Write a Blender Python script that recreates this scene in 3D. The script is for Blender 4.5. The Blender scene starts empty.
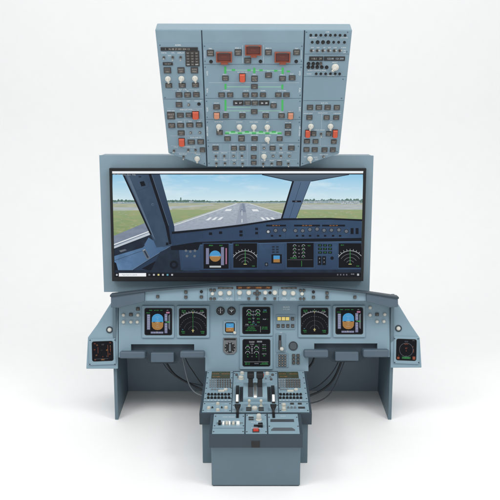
import bpy, math, random
from mathutils import Vector, Matrix
R = math.radians
rng = random.Random(7)
SC = bpy.context.scene
COL = SC.collection

# ------------------------------------------------------------------ camera
PITCH, FPX = R(14.0), 850.0                 # downward pitch, focal length in pixels of the 500 px photograph
CAM = Vector((0.0, -4.74, 2.24))
cam = bpy.data.cameras.new("camera"); cam_o = bpy.data.objects.new("camera", cam); COL.objects.link(cam_o)
cam_o.location = CAM; cam_o.rotation_euler = (R(90) - PITCH, 0, 0)
cam.sensor_width = 36.0; cam.lens = 36.0 * FPX / 500.0
cam.clip_start = 0.05; cam.clip_end = 200
SC.camera = cam_o

# ------------------------------------------------------------------ light and exposure
SC.view_settings.view_transform = 'Standard'; SC.view_settings.look = 'None'
SC.view_settings.exposure = 0.0; SC.view_settings.gamma = 1.0
SC.render.engine = 'CYCLES'
W = bpy.data.worlds.new("World"); SC.world = W; W.use_nodes = True
W.node_tree.nodes['Background'].inputs['Color'].default_value = (0.975, 0.99, 1.0, 1)
W.node_tree.nodes['Background'].inputs['Strength'].default_value = 0.72

def softbox(name, loc, target, size, power, col=(1, 1, 1)):
    l = bpy.data.lights.new(name, 'AREA'); l.shape = 'RECTANGLE'; l.size, l.size_y = size
    l.energy = power; l.color = col
    o = bpy.data.objects.new(name, l); COL.objects.link(o); o.location = loc
    o.rotation_euler = (Vector(target) - Vector(loc)).to_track_quat('-Z', 'Y').to_euler()
    return o
softbox("studio_or_fill_lamp", (-2.3, -1.9, 3.9), (0, 0, 1.3), (1.2, 1.2), 44, (1, 0.985, 0.96))
softbox("studio_or_fill_lamp", (2.3, -1.9, 3.9), (0, 0, 1.3), (1.2, 1.2), 44, (1, 0.985, 0.96))
softbox("studio_or_fill_lamp", (0, -2.6, 4.8), (0, -0.9, 0), (3.4, 2.0), 58, (1, 1, 1))  # added overhead fill that lightens the floor in front
softbox("studio_or_fill_lamp", (0, 2.1, 5.4), (0, 2.9, 0.6), (6.0, 1.4), 30, (1, 1, 1))  # added fill aimed at the paper sweep to brighten it

# ------------------------------------------------------------------ materials
def lin(c):
    c /= 255.0
    return c / 12.92 if c <= 0.04045 else ((c + 0.055) / 1.055) ** 2.4
def rgb(r, g, b): return (lin(r), lin(g), lin(b), 1)
MATS = {}
def paint(name, col, rough=0.5, spec=0.4, var=0.06, bump=0.05, scale=60.0, metal=0.0, grain=900.0):
    """painted or moulded surface: colour varied a little by noise, fine-grained bump, uneven gloss"""
    m = bpy.data.materials.new(name); m.use_nodes = True; nt = m.node_tree; N = nt.nodes; L = nt.links
    p = N['Principled BSDF']; p.inputs['Metallic'].default_value = metal
    p.inputs['Specular IOR Level'].default_value = spec
    tc = N.new('ShaderNodeTexCoord')
    n1 = N.new('ShaderNodeTexNoise'); n1.inputs['Scale'].default_value = scale * 0.12; n1.inputs['Detail'].default_value = 6
    L.new(tc.outputs['Object'], n1.inputs['Vector'])
    mp = N.new('ShaderNodeMapRange'); mp.inputs['From Min'].default_value = 0.3; mp.inputs['From Max'].default_value = 0.7
    mp.inputs['To Min'].default_value = 1 - var; mp.inputs['To Max'].default_value = 1 + var
    L.new(n1.outputs['Fac'], mp.inputs['Value'])
    mx = N.new('ShaderNodeMix'); mx.data_type = 'RGBA'; mx.blend_type = 'MULTIPLY'; mx.inputs['Factor'].default_value = 1
    mx.inputs[6].default_value = col; L.new(mp.outputs['Result'], mx.inputs[7]); L.new(mx.outputs[2], p.inputs['Base Color'])
    mr = N.new('ShaderNodeMapRange'); mr.inputs['To Min'].default_value = rough - 0.08; mr.inputs['To Max'].default_value = rough + 0.08
    L.new(n1.outputs['Fac'], mr.inputs['Value']); L.new(mr.outputs['Result'], p.inputs['Roughness'])
    if bump:
        n2 = N.new('ShaderNodeTexNoise'); n2.inputs['Scale'].default_value = grain; n2.inputs['Detail'].default_value = 2
        L.new(tc.outputs['Object'], n2.inputs['Vector'])
        bp = N.new('ShaderNodeBump'); bp.inputs['Strength'].default_value = bump; bp.inputs['Distance'].default_value = 0.002
        L.new(n2.outputs['Fac'], bp.inputs['Height']); L.new(bp.outputs['Normal'], p.inputs['Normal'])
    MATS[name] = m; return m
def glow(name, col, strength=1.0, noise=None, grad=None):
    """lit pixels of a screen. noise = (second colour, scale vector, low, high); grad = (v0, colour at v0, v1, colour at v1)"""
    m = bpy.data.materials.new(name); m.use_nodes = True; nt = m.node_tree; N = nt.nodes; L = nt.links
    p = N['Principled BSDF']; p.inputs['Base Color'].default_value = (0.004, 0.004, 0.005, 1)
    p.inputs['Roughness'].default_value = 0.25; p.inputs['Specular IOR Level'].default_value = 0.12
    p.inputs['Emission Strength'].default_value = strength; p.inputs['Emission Color'].default_value = col
    out = None
    tc = N.new('ShaderNodeTexCoord')
    if grad:
        sp = N.new('ShaderNodeVectorMath'); sp.operation = 'DOT_PRODUCT'; L.new(tc.outputs['Object'], sp.inputs[0])
        sp.inputs[1].default_value = grad[4] if len(grad) > 4 else (0, 1, 0)
        mp = N.new('ShaderNodeMapRange'); mp.inputs['From Min'].default_value = grad[0]; mp.inputs['From Max'].default_value = grad[2]
        L.new(sp.outputs['Value'], mp.inputs['Value'])
        mx = N.new('ShaderNodeMix'); mx.data_type = 'RGBA'; L.new(mp.outputs['Result'], mx.inputs['Factor'])
        mx.inputs[6].default_value = grad[1]; mx.inputs[7].default_value = grad[3]; out = mx.outputs[2]
    if noise:
        ma = N.new('ShaderNodeMapping'); ma.inputs['Scale'].default_value = noise[1]; L.new(tc.outputs['Object'], ma.inputs['Vector'])
        n1 = N.new('ShaderNodeTexNoise'); n1.inputs['Scale'].default_value = 1.0; n1.inputs['Detail'].default_value = 7
        n1.inputs['Roughness'].default_value = 0.62; L.new(ma.outputs[0], n1.inputs['Vector'])
        mp = N.new('ShaderNodeMapRange'); mp.inputs['From Min'].default_value = noise[2]; mp.inputs['From Max'].default_value = noise[3]
        L.new(n1.outputs['Fac'], mp.inputs['Value'])
        mx = N.new('ShaderNodeMix'); mx.data_type = 'RGBA'; L.new(mp.outputs['Result'], mx.inputs['Factor'])
        if out: L.new(out, mx.inputs[6])
        else: mx.inputs[6].default_value = col
        mx.inputs[7].default_value = noise[0]; out = mx.outputs[2]
    if out: L.new(out, p.inputs['Emission Color'])
    MATS[name] = m; return m

paint('panel_blue', rgb(121, 144, 156), 0.45, 0.4, 0.05, 0.04)
paint('board_blue', rgb(118, 141, 154), 0.5, 0.35, 0.035, 0.04)
paint('cabinet_blue', rgb(120, 142, 154), 0.48, 0.4, 0.035, 0.05)
paint('hand_grey', rgb(84, 90, 95), 0.5, 0.3, 0.1, 0.05)
paint('console_blue', rgb(129, 154, 167), 0.5, 0.35, 0.03, 0.04)
paint('body_blue_shaded', rgb(95, 115, 126), 0.5, 0.35, 0.04, 0.06)  # panel paint darkened: shade on lower bodies and side walls put into the colour
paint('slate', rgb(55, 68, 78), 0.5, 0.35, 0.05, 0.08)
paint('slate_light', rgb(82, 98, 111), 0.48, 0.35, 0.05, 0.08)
paint('wall_slate', rgb(122, 138, 149), 0.6, 0.25, 0.05, 0.08)
paint('seam', rgb(44, 56, 66), 0.7, 0.2, 0.1, 0)
paint('black_plastic', rgb(26, 26, 28), 0.42, 0.4, 0.15, 0.05)
paint('bezel_black', rgb(18, 19, 21), 0.35, 0.4, 0.1, 0.03)
paint('key_dark', rgb(78, 76, 74), 0.45, 0.4, 0.12, 0.04)
paint('key_frame', rgb(52, 52, 52), 0.5, 0.35, 0.12, 0)
paint('key_grey', rgb(112, 122, 128), 0.5, 0.35, 0.1, 0)
paint('knob_white', rgb(202, 201, 192), 0.38, 0.45, 0.03, 0.02)
paint('cream', rgb(196, 194, 182), 0.4, 0.4, 0.05, 0.02)
paint('metal', rgb(190, 188, 182), 0.28, 0.5, 0.08, 0.02, metal=0.85)
paint('nut_grey', rgb(120, 124, 126), 0.35, 0.5, 0.1, 0, metal=0.5)
paint('red_guard', rgb(188, 76, 48), 0.35, 0.5, 0.06, 0.03)
paint('orange_guard', rgb(188, 130, 102), 0.4, 0.4, 0.06, 0.03)
paint('fire_frame', rgb(134, 70, 52), 0.4, 0.4, 0.08, 0.03)
paint('fire_dark', rgb(86, 34, 26), 0.3, 0.5, 0.12, 0.03)
paint('letter_white', rgb(226, 232, 234), 0.6, 0.2, 0.02, 0)
paint('letter_dim', rgb(176, 192, 202), 0.6, 0.2, 0.02, 0)
paint('legend_grey', rgb(168, 164, 156), 0.6, 0.2, 0.05, 0)
paint('flow_green', rgb(70, 168, 92), 0.55, 0.25, 0.1, 0)
paint('flow_pale', rgb(150, 206, 170), 0.55, 0.25, 0.06, 0)
paint('paper', rgb(244, 244, 244), 0.65, 0.2, 0.006, 0)
paint('rubber', rgb(48, 52, 56), 0.55, 0.3, 0.1, 0)
paint('cable_grey', rgb(120, 130, 136), 0.5, 0.3, 0.05, 0)
paint('slot_dark', rgb(62, 68, 74), 0.6, 0.25, 0.1, 0.05)
paint('dial_black', rgb(22, 23, 25), 0.3, 0.5, 0.1, 0)
paint('bar_white', rgb(240, 240, 236), 0.4, 0.4, 0.02, 0)

glow('px_black', rgb(9, 11, 16), 1)
glow('px_screen', rgb(14, 18, 26), 1)
glow('px_white', rgb(176, 182, 186), 1)
glow('px_grey', rgb(100, 106, 114), 1)
glow('px_lilac', rgb(118, 122, 150), 1)
glow('px_green', rgb(66, 160, 84), 1)
glow('px_dgreen', rgb(44, 100, 60), 1)
glow('px_amber', rgb(190, 132, 78), 1)
glow('px_orange', rgb(176, 88, 60), 1)
glow('px_rust', rgb(140, 78, 58), 1)
glow('px_yellow', rgb(204, 196, 132), 1)
glow('px_magenta', rgb(168, 112, 142), 1)
glow('px_cyan', rgb(92, 156, 178), 1)
glow('px_sky', rgb(70, 146, 196), 1)
glow('px_earth', rgb(158, 116, 64), 1)
glow('lamp_yellow', rgb(216, 196, 118), 1)
glow('lamp_red', rgb(186, 56, 40), 1)
glow('lcd_green', rgb(52, 56, 42), 1, noise=(rgb(82, 84, 58), (160, 420, 1), 0.45, 0.75))
glow('lcd_amber', rgb(60, 44, 38), 1)

# ------------------------------------------------------------------ boards: real planes of the simulator, in metres
CF = Vector((0, math.cos(PITCH), -math.sin(PITCH))); CU = Vector((0, math.sin(PITCH), math.cos(PITCH)))
def ray(px, py): return CF * FPX + Vector((1, 0, 0)) * (px - 250) + CU * (250 - py)
def at_Y(px, py, Y):                       # point of the vertical plane Y = const seen at that photo pixel
    d = ray(px, py); return CAM + d * ((Y - CAM.y) / d.y)
def at_z(px, py, z):
    d = ray(px, py); return CAM + d * ((z - CAM.z) / d.z)
class Board:
    def __init__(s, O, tilt, yaw=0.0):
        t = R(tilt); rz = Matrix.Rotation(R(yaw), 3, 'Z'); s.O = Vector(O)
        s.U = rz @ Vector((1, 0, 0)); s.V = rz @ Vector((0, math.sin(t), math.cos(t))); s.N = rz @ Vector((0, -math.cos(t), math.sin(t)))
        m = Matrix((s.U, s.V, s.N)).transposed().to_4x4(); m.translation = s.O; s.M = m
    def uv(s, px, py, h=0.0):
        d = ray(px, py); k = ((s.O + s.N * h - CAM).dot(s.N)) / d.dot(s.N); q = CAM + d * k - s.O
        return (q.dot(s.U), q.dot(s.V))
    def pts(s, l, h=0.0): return [s.uv(x, y, h) for x, y in l]
    def world(s, u, v, h=0.0): return s.O + s.U * u + s.V * v + s.N * h

OV = Board(at_Y(253, 166.5, 0.085), -18)          # overhead panel face
CB = Board(at_Y(237, 292, 0.14), 4.4)             # screen cabinet face
GL = Board(at_Y(256, 301.3, -0.02), 8)            # glareshield face
MP = Board(at_Y(256, 371, 0.0), 14)               # main instrument panel face
WL = Board(at_Y(100, 369, -0.015), 16, 6)         # side consoles, turned a little towards the middle
WR = Board(at_Y(408, 369, -0.015), 16, -6)
p1b = at_Y(256, 371.5, -0.012); p1f = at_Y(256, 413, -0.555)
P1 = Board(p1b, math.degrees(math.atan2(p1b.y - p1f.y, p1b.z - p1f.z)))     # rear deck of the pedestal
p2f = at_Y(256, 434.6, -0.80)
P2 = Board(p1f - Vector((0, 0, 0.004)), math.degrees(math.atan2(p1f.y - p2f.y, p1f.z - 0.004 - p2f.z)))
PF = Board(p2f - Vector((0, 0.0, 0)), 0)          # front face of the pedestal

# ------------------------------------------------------------------ mesh building
_text_cache = {}
def text_geo(s):
    if s not in _text_cache:
        c = bpy.data.curves.new('t', 'FONT'); c.body = s; c.size = 1.0; c.align_x = 'CENTER'; c.align_y = 'CENTER'; c.resolution_u = 2
        o = bpy.data.objects.new('t', c); COL.objects.link(o)
        dg = bpy.context.evaluated_depsgraph_get(); dg.update()
        me = bpy.data.meshes.new_from_object(o.evaluated_get(dg))
        _text_cache[s] = ([(v.co.x, v.co.y) for v in me.vertices], [tuple(p.vertices) for p in me.polygons])
        bpy.data.objects.remove(o); bpy.data.curves.remove(c); bpy.data.meshes.remove(me)
    return _text_cache[s]
def area(p): return 0.5 * sum(p[i][0] * p[(i + 1) % len(p)][1] - p[(i + 1) % len(p)][0] * p[i][1] for i in range(len(p)))
def ccw(p): return list(p) if area(p) > 0 else list(reversed(p))
def offset(poly, b):
    n = len(poly); out = []
    for i in range(n):
        a, c, d = Vector(poly[i - 1]), Vector(poly[i]), Vector(poly[(i + 1) % n])
        e1 = (c - a).normalized(); e2 = (d - c).normalized()
        n1 = Vector((-e1.y, e1.x)); n2 = Vector((-e2.y, e2.x)); bis = n1 + n2
        k = b / max(0.35, bis.length_squared / 2) if bis.length > 1e-6 else 0
        out.append(tuple(c + bis * (k * 0.5) * 1.0 * (2 / 2) * 1.0 if False else c + bis * (b / max(0.5, 1 + n1.dot(n2)))))
    return out
def rrect(u0, v0, u1, v1, r, n=5):
    out = []
    for cx, cy, a0 in ((u1 - r, v1 - r, 0), (u0 + r, v1 - r, 90), (u0 + r, v0 + r, 180), (u1 - r, v0 + r, 270)):
        for k in range(n + 1):
            a = R(a0 + 90 * k / n); out.append((cx + r * math.cos(a), cy + r * math.sin(a)))
    return out
class MB:
    def __init__(s): s.v, s.f, s.mi, s.sm, s.mats = [], [], [], [], []
    def m(s, name):
        if name not in s.mats: s.mats.append(name)
        return s.mats.index(name)
    def add(s, vs, fs, mat, smooth=False):
        k = len(s.v); s.v += [tuple(x) for x in vs]; i = s.m(mat)
        for f in fs: s.f.append(tuple(k + a for a in f)); s.mi.append(i); s.sm.append(smooth)
    def flat(s, poly, h, mat):
        p = ccw(poly); s.add([(x, y, h) for x, y in p], [tuple(range(len(p)))], mat)
    def prism(s, poly, h0, h1, mat, bev=0.0, cap=None):
        p = ccw(poly); n = len(p); rings = [[(x, y, h0) for x, y in p]]
        if bev:
            rings.append([(x, y, h1 - bev) for x, y in p]); q = offset(p, bev); rings.append([(x, y, h1) for x, y in q])
        else: rings.append([(x, y, h1) for x, y in p])
        vs = [v for r in rings for v in r]; fs = []
        for r in range(len(rings) - 1):
            for i in range(n):
                j = (i + 1) % n; fs.append((r * n + i, r * n + j, (r + 1) * n + j, (r + 1) * n + i))
        fs.append(tuple(reversed(range(n))))
        top = tuple((len(rings) - 1) * n + i for i in range(n))
        if cap: s.add(vs, fs, mat); s.add([vs[i] for i in top], [tuple(range(n))], cap)
        else: s.add(vs, fs + [top], mat)
    def box(s, u0, v0, u1, v1, h0, h1, mat, bev=0.0, cap=None):
        s.prism([(u0, v0), (u1, v0), (u1, v1), (u0, v1)], h0, h1, mat, bev, cap)
    def ring(s, outer, inner, h0, h1, mat, bev=0.0):          # frame between two outlines with the same number of points
        o, i_ = ccw(outer), ccw(inner); n = len(o)
        oo = offset(o, bev) if bev else o
        R_ = [[(x, y, h0) for x, y in o], [(x, y, h1 - bev) for x, y in o], [(x, y, h1) for x, y in oo],
              [(x, y, h1) for x, y in i_], [(x, y, h0) for x, y in i_]]
        vs = [v for r in R_ for v in r]; fs = []
        for r in range(4):
            for a in range(n):
                b = (a + 1) % n; fs.append((r * n + a, r * n + b, (r + 1) * n + b, (r + 1) * n + a))
        s.add(vs, fs, mat)
    def lathe(s, cu, cv, prof, mat, n=24, tilt=None):
        """profile (radius, height) about an axis through (cu, cv); tilt = (du, dv) lean per unit height"""
        vs, fs = [], []
        tu, tv = tilt or (0, 0)
        for r, h in prof:
            for k in range(n):
                a = 2 * math.pi * k / n; vs.append((cu + r * math.cos(a) + tu * h, cv + r * math.sin(a) + tv * h, h))
        for j in range(len(prof) - 1):
            for k in range(n):
                b = (k + 1) % n; fs.append((j * n + k, j * n + b, (j + 1) * n + b, (j + 1) * n + k))
        fs.append(tuple((len(prof) - 1) * n + k for k in range(n)))
        s.add(vs, fs, mat, True)
    def disc(s, cu, cv, r, h, mat, n=24, a0=0, a1=360):
        s.flat([(cu + r * math.cos(R(a0 + (a1 - a0) * k / n)), cv + r * math.sin(R(a0 + (a1 - a0) * k / n))) for k in range(n if a1 - a0 == 360 else n + 1)], h, mat)
    def arc(s, cu, cv, r, w, h, mat, a0=0, a1=360, n=32):
        for k in range(n):
            x, y = R(a0 + (a1 - a0) * k / n), R(a0 + (a1 - a0) * (k + 1) / n)
            s.flat([(cu + (r - w / 2) * math.cos(x), cv + (r - w / 2) * math.sin(x)), (cu + (r + w / 2) * math.cos(x), cv + (r + w / 2) * math.sin(x)),
                    (cu + (r + w / 2) * math.cos(y), cv + (r + w / 2) * math.sin(y)), (cu + (r - w / 2) * math.cos(y), cv + (r - w / 2) * math.sin(y))], h, mat)
    def line(s, a, b, w, h, mat):
        a, b = Vector(a), Vector(b); d = (b - a).normalized(); n = Vector((-d.y, d.x)) * (w / 2)
        s.flat([a - n, b - n, b + n, a + n], h, mat)
    def text(s, cu, cv, size, h, mat, txt, sx=1.0, rot=0.0):
        vs, fs = text_geo(txt); c, n = math.cos(rot), math.sin(rot)
        s.add([(cu + (x * c * sx - y * n) * size, cv + (x * n * sx + y * c) * size, h) for x, y in vs], fs, mat)
    def hump(s, u0, u1, vc, L, H, h0, mat, n=14, t0=0.0, t1=1.0, power=1.0):
        """a rounded back along v (length L, height H), extruded across u"""
        pr = []
        for k in range(n + 1):
            t = t0 + (t1 - t0) * k / n; a = math.pi * t
            pr.append((vc - math.cos(a) * L / 2, h0 + H * math.sin(a) ** power))
        vs = [(u0, v, h) for v, h in pr] + [(u1, v, h) for v, h in pr]; m = n + 1
        s.add(vs, [(k, m + k, m + k + 1, k + 1) for k in range(n)], mat, True)
        s.add([vs[k] for k in range(m)], [tuple(range(m))], mat); s.add([vs[m + k] for k in range(m)], [tuple(reversed(range(m)))], mat)
    def mesh(s, name, sharp=35):
        me = bpy.data.meshes.new(name); me.from_pydata(s.v, [], s.f)
        for m in s.mats: me.materials.append(MATS[m])
        me.polygons.foreach_set('material_index', s.mi); me.polygons.foreach_set('use_smooth', s.sm); me.update()
        if any(s.sm): me.set_sharp_from_angle(angle=R(sharp))
        return me

def thing(name, label, cat, loc):
    o = bpy.data.objects.new(name, None); COL.objects.link(o); o.location = loc; o.empty_display_size = 0.1
    o['label'] = label; o['category'] = cat; return o
WM = {}
def put(name, me, root, board, u=0.0, v=0.0, h=0.0, rot=0.0, parent=None, label=None, bevel=0.0):
    """link a mesh given in board coordinates about (u, v, h) as a part of root (or sub-part of parent)"""
    if isinstance(me, MB): me = me.mesh(name)
    o = bpy.data.objects.new(name, me); COL.objects.link(o)
    wm = board.M @ Matrix.Translation((u, v, h)) @ Matrix.Rotation(rot, 4, 'Z')
    bm = Matrix.Translation(root.location)
    if parent: o.parent = parent; o.matrix_local = WM[parent.name].inverted() @ wm
    else: o.parent = root; o.matrix_local = bm.inverted() @ wm
    WM[o.name] = wm
    if label: o['label'] = label
    if bevel:
        b = o.modifiers.new('bevel', 'BEVEL'); b.width = bevel; b.segments = 2; b.limit_method = 'ANGLE'; b.angle_limit = R(40)
    return o
WORLD = Board((0, 0, 0), 0); WORLD.M = Matrix.Identity(4)
def wbox(mb, x0, y0, z0, x1, y1, z1, mat):
    vs = [(x0, y0, z0), (x1, y0, z0), (x1, y1, z0), (x0, y1, z0), (x0, y0, z1), (x1, y0, z1), (x1, y1, z1), (x0, y1, z1)]
    mb.add(vs, [(3, 2, 1, 0), (4, 5, 6, 7), (0, 1, 5, 4), (1, 2, 6, 5), (2, 3, 7, 6), (3, 0, 4, 7)], mat)

# ------------------------------------------------------------------ prototypes of small parts (metres, about their own centre)
PX = 0.0058
def button_mesh(w, hgt, kind):
    mb = MB(); a, b = w / 2, hgt / 2
    mb.box(-a, -b, a, b, 0.0, 0.004, 'key_frame', 0.001)
    mb.box(-a * .84, -b * .8, a * .84, b * .8, 0.004, 0.0075, 'key_dark', 0.001)
    hh = 0.0081
    top, low = {'fault': ('FAULT', 'OFF'), 'on': ('', 'ON'), 'auto': ('AUTO', 'MAN'), 'off': ('', 'OFF'), 'lines': ('FAULT', 'ALTN')}[kind]
    mb.line((-a * .8, 0), (a * .8, 0), 0.0008, 0.0079, 'key_frame')
    if top: mb.text(0, b * .36, b * .62, hh, 'legend_grey', top, 0.9)
    mb.text(0, -b * .36, b * .62, hh, 'legend_grey', low, 0.9)
    return mb.mesh('push_button')
BTN = {}
def button(root, board, x0, y0, x1, y1, kind=None, name='push_button'):
    a, b = board.uv(x0, y1), board.uv(x1, y0); w, g = round(b[0] - a[0], 3), round(b[1] - a[1], 3)
    kind = kind or rng.choice(['fault', 'fault', 'on', 'auto', 'off', 'lines'])
    k = (w, g, kind)
    if k not in BTN: BTN[k] = button_mesh(w, g, kind)
    return put(name, BTN[k], root, board, (a[0] + b[0]) / 2, (a[1] + b[1]) / 2, 0.003)
def knob_mesh(r, tall=0.015):
    mb = MB()
    mb.lathe(0, 0, [(r * 1.0, 0), (r * 1.0, tall * .25), (r * .94, tall * .32), (r * .86, tall * .36), (r * .82, tall * .85), (r * .74, tall), (r * .4, tall * 1.02)], 'knob_white', 28)
    mb.prism([(-r * .26, -r * 1.32), (r * .26, -r * 1.32), (r * .34, r * .78), (-r * .34, r * .78)], tall * .3, tall * 1.32, 'knob_white', r * .08)
    mb.box(-r * .05, -r * 1.2, r * .05, -r * .4, tall * 1.32, tall * 1.34, 'key_dark')
    return mb.mesh('rotary_knob')
KN = {}
def knob(root, board, x, y, rpx=2.9, rot=0, name='rotary_knob', plain=False, mat='knob_white'):
    u, v = board.uv(x, y); k = (rpx, plain, mat)
    if k not in KN:
        r = rpx * PX
        if plain:
            mb = MB(); t = r * 1.25
            mb.lathe(0, 0, [(r * 1.18, 0), (r * 1.18, t * .14), (r, t * .2), (r * .95, t * .86), (r * .84, t), (r * .3, t * 1.03)], mat, 24)
            for q in range(12):                      # grip ribs
                a = q * math.pi / 6; c, s_ = math.cos(a), math.sin(a); w = r * .09
                mb.prism([(c * r * .9 - s_ * w, s_ * r * .9 + c * w), (c * r * .9 + s_ * w, s_ * r * .9 - c * w), (c * r * 1.05 + s_ * w, s_ * r * 1.05 - c * w), (c * r * 1.05 - s_ * w, s_ * r * 1.05 + c * w)], t * .2, t * .84, mat)
            KN[k] = mb.mesh('rotary_knob')
        else: KN[k] = knob_mesh(r)
    return put(name, KN[k], root, board, u, v, 0.003, R(rot))
def toggle_mesh(lean, s=1.0):
    mb = MB(); r = 1.25 * PX * s
    mb.lathe(0, 0, [(r * 1.25, 0), (r * 1.25, 0.0025), (r * .95, 0.003)], 'nut_grey', 6)
    mb.lathe(0, 0, [(r * .8, 0.003), (r * .75, 0.006), (r * .5, 0.0065)], 'key_frame', 12)
    mb.lathe(0, 0, [(r * .34, 0.005), (r * .42, 0.016), (r * .6, 0.021), (r * .5, 0.024), (r * .2, 0.025)], 'metal', 12, (lean[0], lean[1]))
    return mb.mesh('toggle_switch')
TG = {}
def toggle(root, board, x, y, lean=None, s=1.0):
    lean = lean or rng.choice([(0, -.35), (0, -.35), (0, .35), (0, 0)])
    k = (lean, s)
    if k not in TG: TG[k] = toggle_mesh(lean, s)
    u, v = board.uv(x, y); return put('toggle_switch', TG[k], root, board, u, v, 0.003)
def stud(root, board, x, y, rpx=1.2, mat='black_plastic', hgt=0.008, name='selector_stud'):
    k = ('stud', rpx, mat)
    if k not in TG:
        r = rpx * PX; mb = MB(); mb.lathe(0, 0, [(r * 1.2, 0), (r * 1.15, hgt * .3), (r * .85, hgt * .35), (r * .8, hgt * .9), (r * .5, hgt)], mat, 16); TG[k] = mb.mesh(name)
    u, v = board.uv(x, y); return put(name, TG[k], root, board, u, v, 0.003)
def guard(root, board, x0, y0, x1, y1, mat='red_guard', name='guarded_switch'):
    a, b = board.uv(x0, y1), board.uv(x1, y0); w, g = (b[0] - a[0]) / 2, (b[1] - a[1]) / 2
    mb = MB(); mb.box(-w * 1.06, -g * 1.05, w * 1.06, g * 1.05, 0, 0.003, 'key_frame')
    mb.box(-w * .9, -g * .95, w * .9, g * .95, 0.003, 0.017, mat, 0.003)
    mb.box(-w * .5, -g * .98, w * .5, -g * .8, 0.017, 0.019, mat, 0.0005)
    return put(name, mb, root, board, (a[0] + b[0]) / 2, (a[1] + b[1]) / 2, 0.003)

class Plates:
    """several flat plates of one board; printing is added to the plate it lies on"""
    def __init__(s, board): s.B = board; s.items = []
    def add(s, mb, pts): s.items.append((mb, pts, sum(p[0] for p in pts) / len(pts), sum(p[1] for p in pts) / len(pts)))
    def pick(s, x, y):
        def d(it):
            p = it[1]; x0, x1, y0, y1 = min(q[0] for q in p), max(q[0] for q in p), min(q[1] for q in p), max(q[1] for q in p)
            return max(x0 - x, x - x1, 0) + max(y0 - y, y - y1, 0)
        return min(s.items, key=d)[0]
    def build(s, name, t):
        for it in s.items: put(name, it[0], t, s.B)
FAST = {}
def fastener(root, board, x, y, h=0.003, r=0.005, hh=0.0014, mat='key_frame', parent=None):
    k = (r, hh, mat)
    if k not in FAST:
        mb = MB(); mb.lathe(0, 0, [(r, 0), (r * .9, hh * .85), (r * .2, hh)], mat, 10); mb.box(-r * .6, -r * .1, r * .6, r * .1, hh, hh + .0002, 'seam'); FAST[k] = mb.mesh('fastener')
    u, v = board.uv(x, y); put('fastener', FAST[k], root, board, u, v, h, 0.6, parent)
def T(mb, board, x, y, txt, hpx=1.7, mat='letter_white', h=0.0036, sx=1.0, rot=0.0, o=(0, 0)):
    if isinstance(mb, Plates): mb = mb.pick(x, y)
    u, v = board.uv(x, y); mb.text(u - o[0], v - o[1], hpx * PX * 1.25, h, mat, txt, sx, rot)
def Ln(mb, board, x0, y0, x1, y1, wpx, mat, h):
    if isinstance(mb, Plates): mb = mb.pick((x0 + x1) / 2, (y0 + y1) / 2)
    mb.line(board.uv(x0, y0), board.uv(x1, y1), wpx * PX, h, mat)
def rect(board, x0, y0, x1, y1):
    return [board.uv(x0, y1), board.uv(x1, y1), board.uv(x1, y0), board.uv(x0, y0)]

# ------------------------------------------------------------------ setting: a white seamless paper sweep
def backdrop():
    mb = MB(); prof = [(-9.0, 0.0), (2.0, 0.0)]
    for k in range(1, 17):
        a = R(90 * k / 16); prof.append((2.0 + 1.6 * math.sin(a), 1.6 - 1.6 * math.cos(a)))
    prof.append((3.6, 9.0)); n = len(prof); vs = [(-9, y, z) for y, z in prof] + [(9, y, z) for y, z in prof]
    mb.add(vs, [(k, n + k, n + k + 1, k + 1) for k in range(n - 1)], 'paper', True)
    o = bpy.data.objects.new('floor', mb.mesh('floor', 60)); COL.objects.link(o); o['kind'] = 'structure'
backdrop()

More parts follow.
